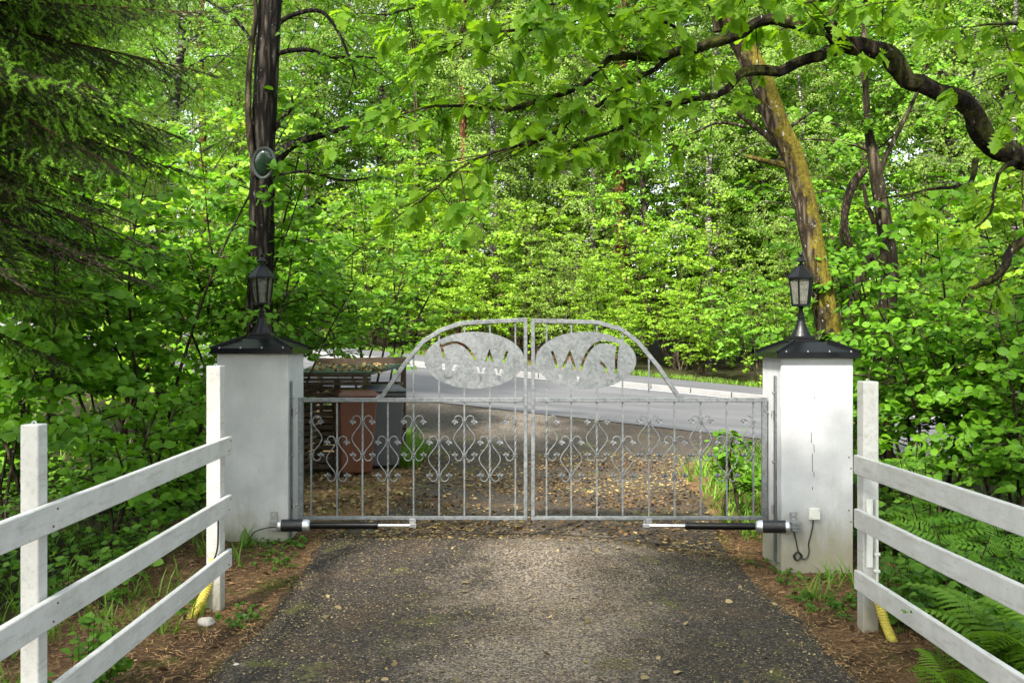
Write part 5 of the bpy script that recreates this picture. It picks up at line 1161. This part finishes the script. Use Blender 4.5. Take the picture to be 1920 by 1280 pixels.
cover('ground_cover', [(150, (-4.6, -2.0, 4.4, 7.0), patchy(.05, .3)), (420, (-5.2, -2.5, 6.6, 12), patchy(-.3, .5)), (420, (-9, -3.0, 7, 14.5), None), (30, (-2.6, -1.95, 4.3, 5.4), patchy(.05, .2))], .07, 'ovate', 'leaf_cover', 'low leafy weeds scattered on the shaded soil behind the left fence', .42, 620)
cover('ground_cover', [(70, (-2.0, -1.5, 4.4, 7.4), patchy(.28, .05)), (120, (1.75, 2.6, 4.4, 7.6), patchy(.18, .06)), (26, (1.85, 2.6, 6.7, 7.15), offdrive(.1))], .035, 'ovate', 'leaf_cover', 'tiny weeds sprouting in the needle litter beside the drive', .07, 640, 5)
cover('ground_cover', [(160, (-30, 24, 20, 44), lambda x, y, rg: 27.3 < sdist(x, y) < 36)], .14, 'far', 'leaf_hazel_fresh', 'low bright undergrowth along the far edge of the road', .9, 660, 12)
def grass(name, zones, L, label_, seed):
    P_ = []
    for zi, (n, zone, acc) in enumerate(zones):
        pts, rg = scatter(n, zone, seed + zi, acc); m_ = 7
        q = np.repeat(pts, m_, 0) + rg.normal(0, .02, (n * m_, 3)) * [1, 1, 0]; a = rg.uniform(0, 6.28, n * m_)
        P_.append((q - [0, 0, .01], np.stack([np.cos(a) * .5, np.sin(a) * .5, rg.uniform(.5, 1.4, n * m_)], 1), np.stack([-np.cos(a), -np.sin(a), np.full(n * m_, .6)], 1), L * rg.uniform(.4, 1.2, n * m_), rg.random(n * m_)))
    A = [np.concatenate([l[i] for l in P_]) for i in range(5)]; me = leafmesh(name, 'grass', *A); me.materials.append(MT['grass_blade']); tag(link(name, me), label_, 'grass', kind='stuff')
grass('grass', [(420, (-1.62, -.9, 12.2, 15.5), offdrive(.02)), (200, (1.9, 3.2, 8.0, 12), offdrive(.02)), (300, (2.2, 8, 11, 15.5), lambda x, y, rg: offdrive(.02)(x, y, rg) and sdist(x, y) < 15.6)], .3, 'grass on the verges beyond the gate', 700)
grass('grass', [(260, (-4.5, -1.9, 4.0, 8), patchy(.1, .25, 1.3, 3)), (120, (2.2, 3.6, 4.2, 7), patchy(.1, .25, 1.3, 4)), (10, (1.8, 2.6, 6.2, 7.2), patchy(.1, .1)), (300, (-9, -3, 11, 17), lambda x, y, rg: sdist(x, y) < 15.4)], .22, 'tufts of grass around the white fences', 720)
grass('grass', [(2600, (-32, 24, 17, 40), lambda x, y, rg: 27.25 < sdist(x, y) < 28.3)], .2, 'strip of grass along the far footpath', 740)
def litter(name, n, zone, acc, size, shape, mat, label_, seed, up=.012, tilt=.25):
    pts, rg = scatter(n, zone, seed, acc); a = rg.uniform(0, 6.28, n); pts[:, 2] += up + rg.random(n) * .006
    me = leafmesh(name, shape, pts, np.stack([np.cos(a), np.sin(a), rg.normal(0, tilt * .5, n)], 1), np.array([0, 0, 1.]) + rg.normal(0, tilt, (n, 3)), size * rg.uniform(.35, 1.2, n) ** 1.3, rg.random(n)); me.materials.append(MT[mat])
    tag(link(name, me), label_, 'litter', kind='stuff')
def ondrive(x, y, rg):
    l, r = drive_edges(y); return l < x < r and rg.random() < (1.0 if y < 8 else .9)
litter('fallen_catkins', 17000, (-1.6, 1.9, 4.4, 7.6), lambda x, y, rg: ondrive(x, y, rg) and rg.random() < .45 + .6 * nz(x, y, 2, 1.1) + .35 * abs(x - .1) ** 2 / 2.6, .0125, 'flake', 'litter_pale', 'pale catkin flakes strewn over the near drive', 801, .021)
litter('fallen_catkins', 6000, (-1.8, 2.6, 7.4, 13.2), lambda x, y, rg: ondrive(x, y, rg) and nz(x, y, 5, .8) + rg.normal(0, .2) > .0, .035, 'flake', 'litter_flake', 'yellow litter on the drive beyond the gate', 802, .021)
litter('dry_leaves', 3600, (-1.9, 2.6, 7.7, 12.6), lambda x, y, rg: ondrive(x, y, rg) and nz(x, y, 9, .9) + rg.normal(0, .22) > .05, .042, 'ovate', 'litter_brown', 'brown leaves drifted on the drive beyond the gate', 809, .022, .5)
litter('fallen_catkins', 900, (-1.5, 1.85, 7.48, 7.66), ondrive, .03, 'flake', 'litter_brown', 'line of brown debris on the drive under the gate', 803, .021)
litter('needle_litter', 26000, (-2.9, 2.9, 4.2, 8.6), offdrive(-.12), .05, 'needle', 'litter_needle', 'brown needle litter along both edges of the drive', 804, .008, .4)
litter('dry_leaves', 1500, (-4.6, 4.2, 4.2, 9.5), offdrive(0), .05, 'ovate', 'litter_brown', 'dry brown leaves on the soil around the fences', 805, .01, .5)
litter('dry_leaves', 1700, (-2.4, -.4, 8.6, 13.5), lambda x, y, rg: not (sx0 - .1 < x < sx1 and sy0 < y), .05, 'ovate', 'litter_flake', 'dry leaves on the bare ground in front of the bins', 806, .01, .5)
def lid_litter():
    rg = np.random.default_rng(9); n = 420; x = rg.uniform(sx0, -1.6, n); y = rg.uniform(sy0 + .02, sy1 - .05, n); zz = z0 + 1.258 + (y - sy0) / (sy1 - sy0) * .075; a = rg.uniform(0, 6.28, n)
    me = leafmesh('lid_litter', 'ovate', np.stack([x, y, zz], 1), np.stack([np.cos(a), np.sin(a), rg.normal(0, .2, n)], 1), np.array([0, 0, 1.]) + rg.normal(0, .4, (n, 3)), .06 * rg.uniform(.5, 1.2, n), rg.random(n)); me.materials.append(MT['litter_flake'])
    tag(link('lid_litter', me), 'dry leaves lying on the lid of the bin shelter', 'litter', kind='stuff')
lid_litter()
litter('fallen_catkins', 90, (-1.4, 1.7, 4.5, 7.3), ondrive, .045, 'ovate', 'litter_pale', 'larger pale flowers dropped on the drive', 807, .024, .5)
def stone(x, y, r, label):
    bm = bmesh.new(); bmesh.ops.create_icosphere(bm, subdivisions=3, radius=r)
    for v in bm.verts: k = 1 + .28 * mnoise.noise(v.co * (1.4 / r) + Vector((x * 9, y, 0))); v.co = Vector((v.co.x * k * 1.15, v.co.y * k, v.co.z * k * .75))
    me = bpy.data.meshes.new('stone'); bm.to_mesh(me); bm.free(); me.shade_smooth(); me.materials.append(MT['stone']); o = link('stone', me); o.location = (x, y, G(x, y) + r * .4); tag(o, label, 'stone', 'stones beside the drive')
q = P(387, 1165, 5.7); stone(q.x, q.y, .042, 'pale fist-sized stone at the foot of the left fence post')
q = P(455, 1150, 5.8); stone(q.x, q.y, .03, 'flat grey stone between the left post and the asphalt')
q = P(443, 1245, 4.95); stone(q.x, q.y, .02, 'small whitish pebble on the left edge of the asphalt')

# things that would still share a label are told apart by their order from left to right
seen_ = {}
for o in sc.objects:
    if o.parent is None and o.get('label') and o.get('kind') is None: seen_.setdefault(o['label'], []).append(o)
for lb, L_ in seen_.items():
    if len(L_) > 1:
        L_.sort(key=lambda o: math.atan2(o.location.x, o.location.y) if o.location.y > 0 else o.location.x)
        W_ = {2: ['left one', 'right one'], 3: ['left one', 'middle one', 'right one']}.get(len(L_), ['first from left', 'second from left', 'third from left', 'fourth from left', 'fifth from left', 'sixth from left'])
        for o, w_ in zip(L_, W_): o['label'] = lb + ', ' + w_
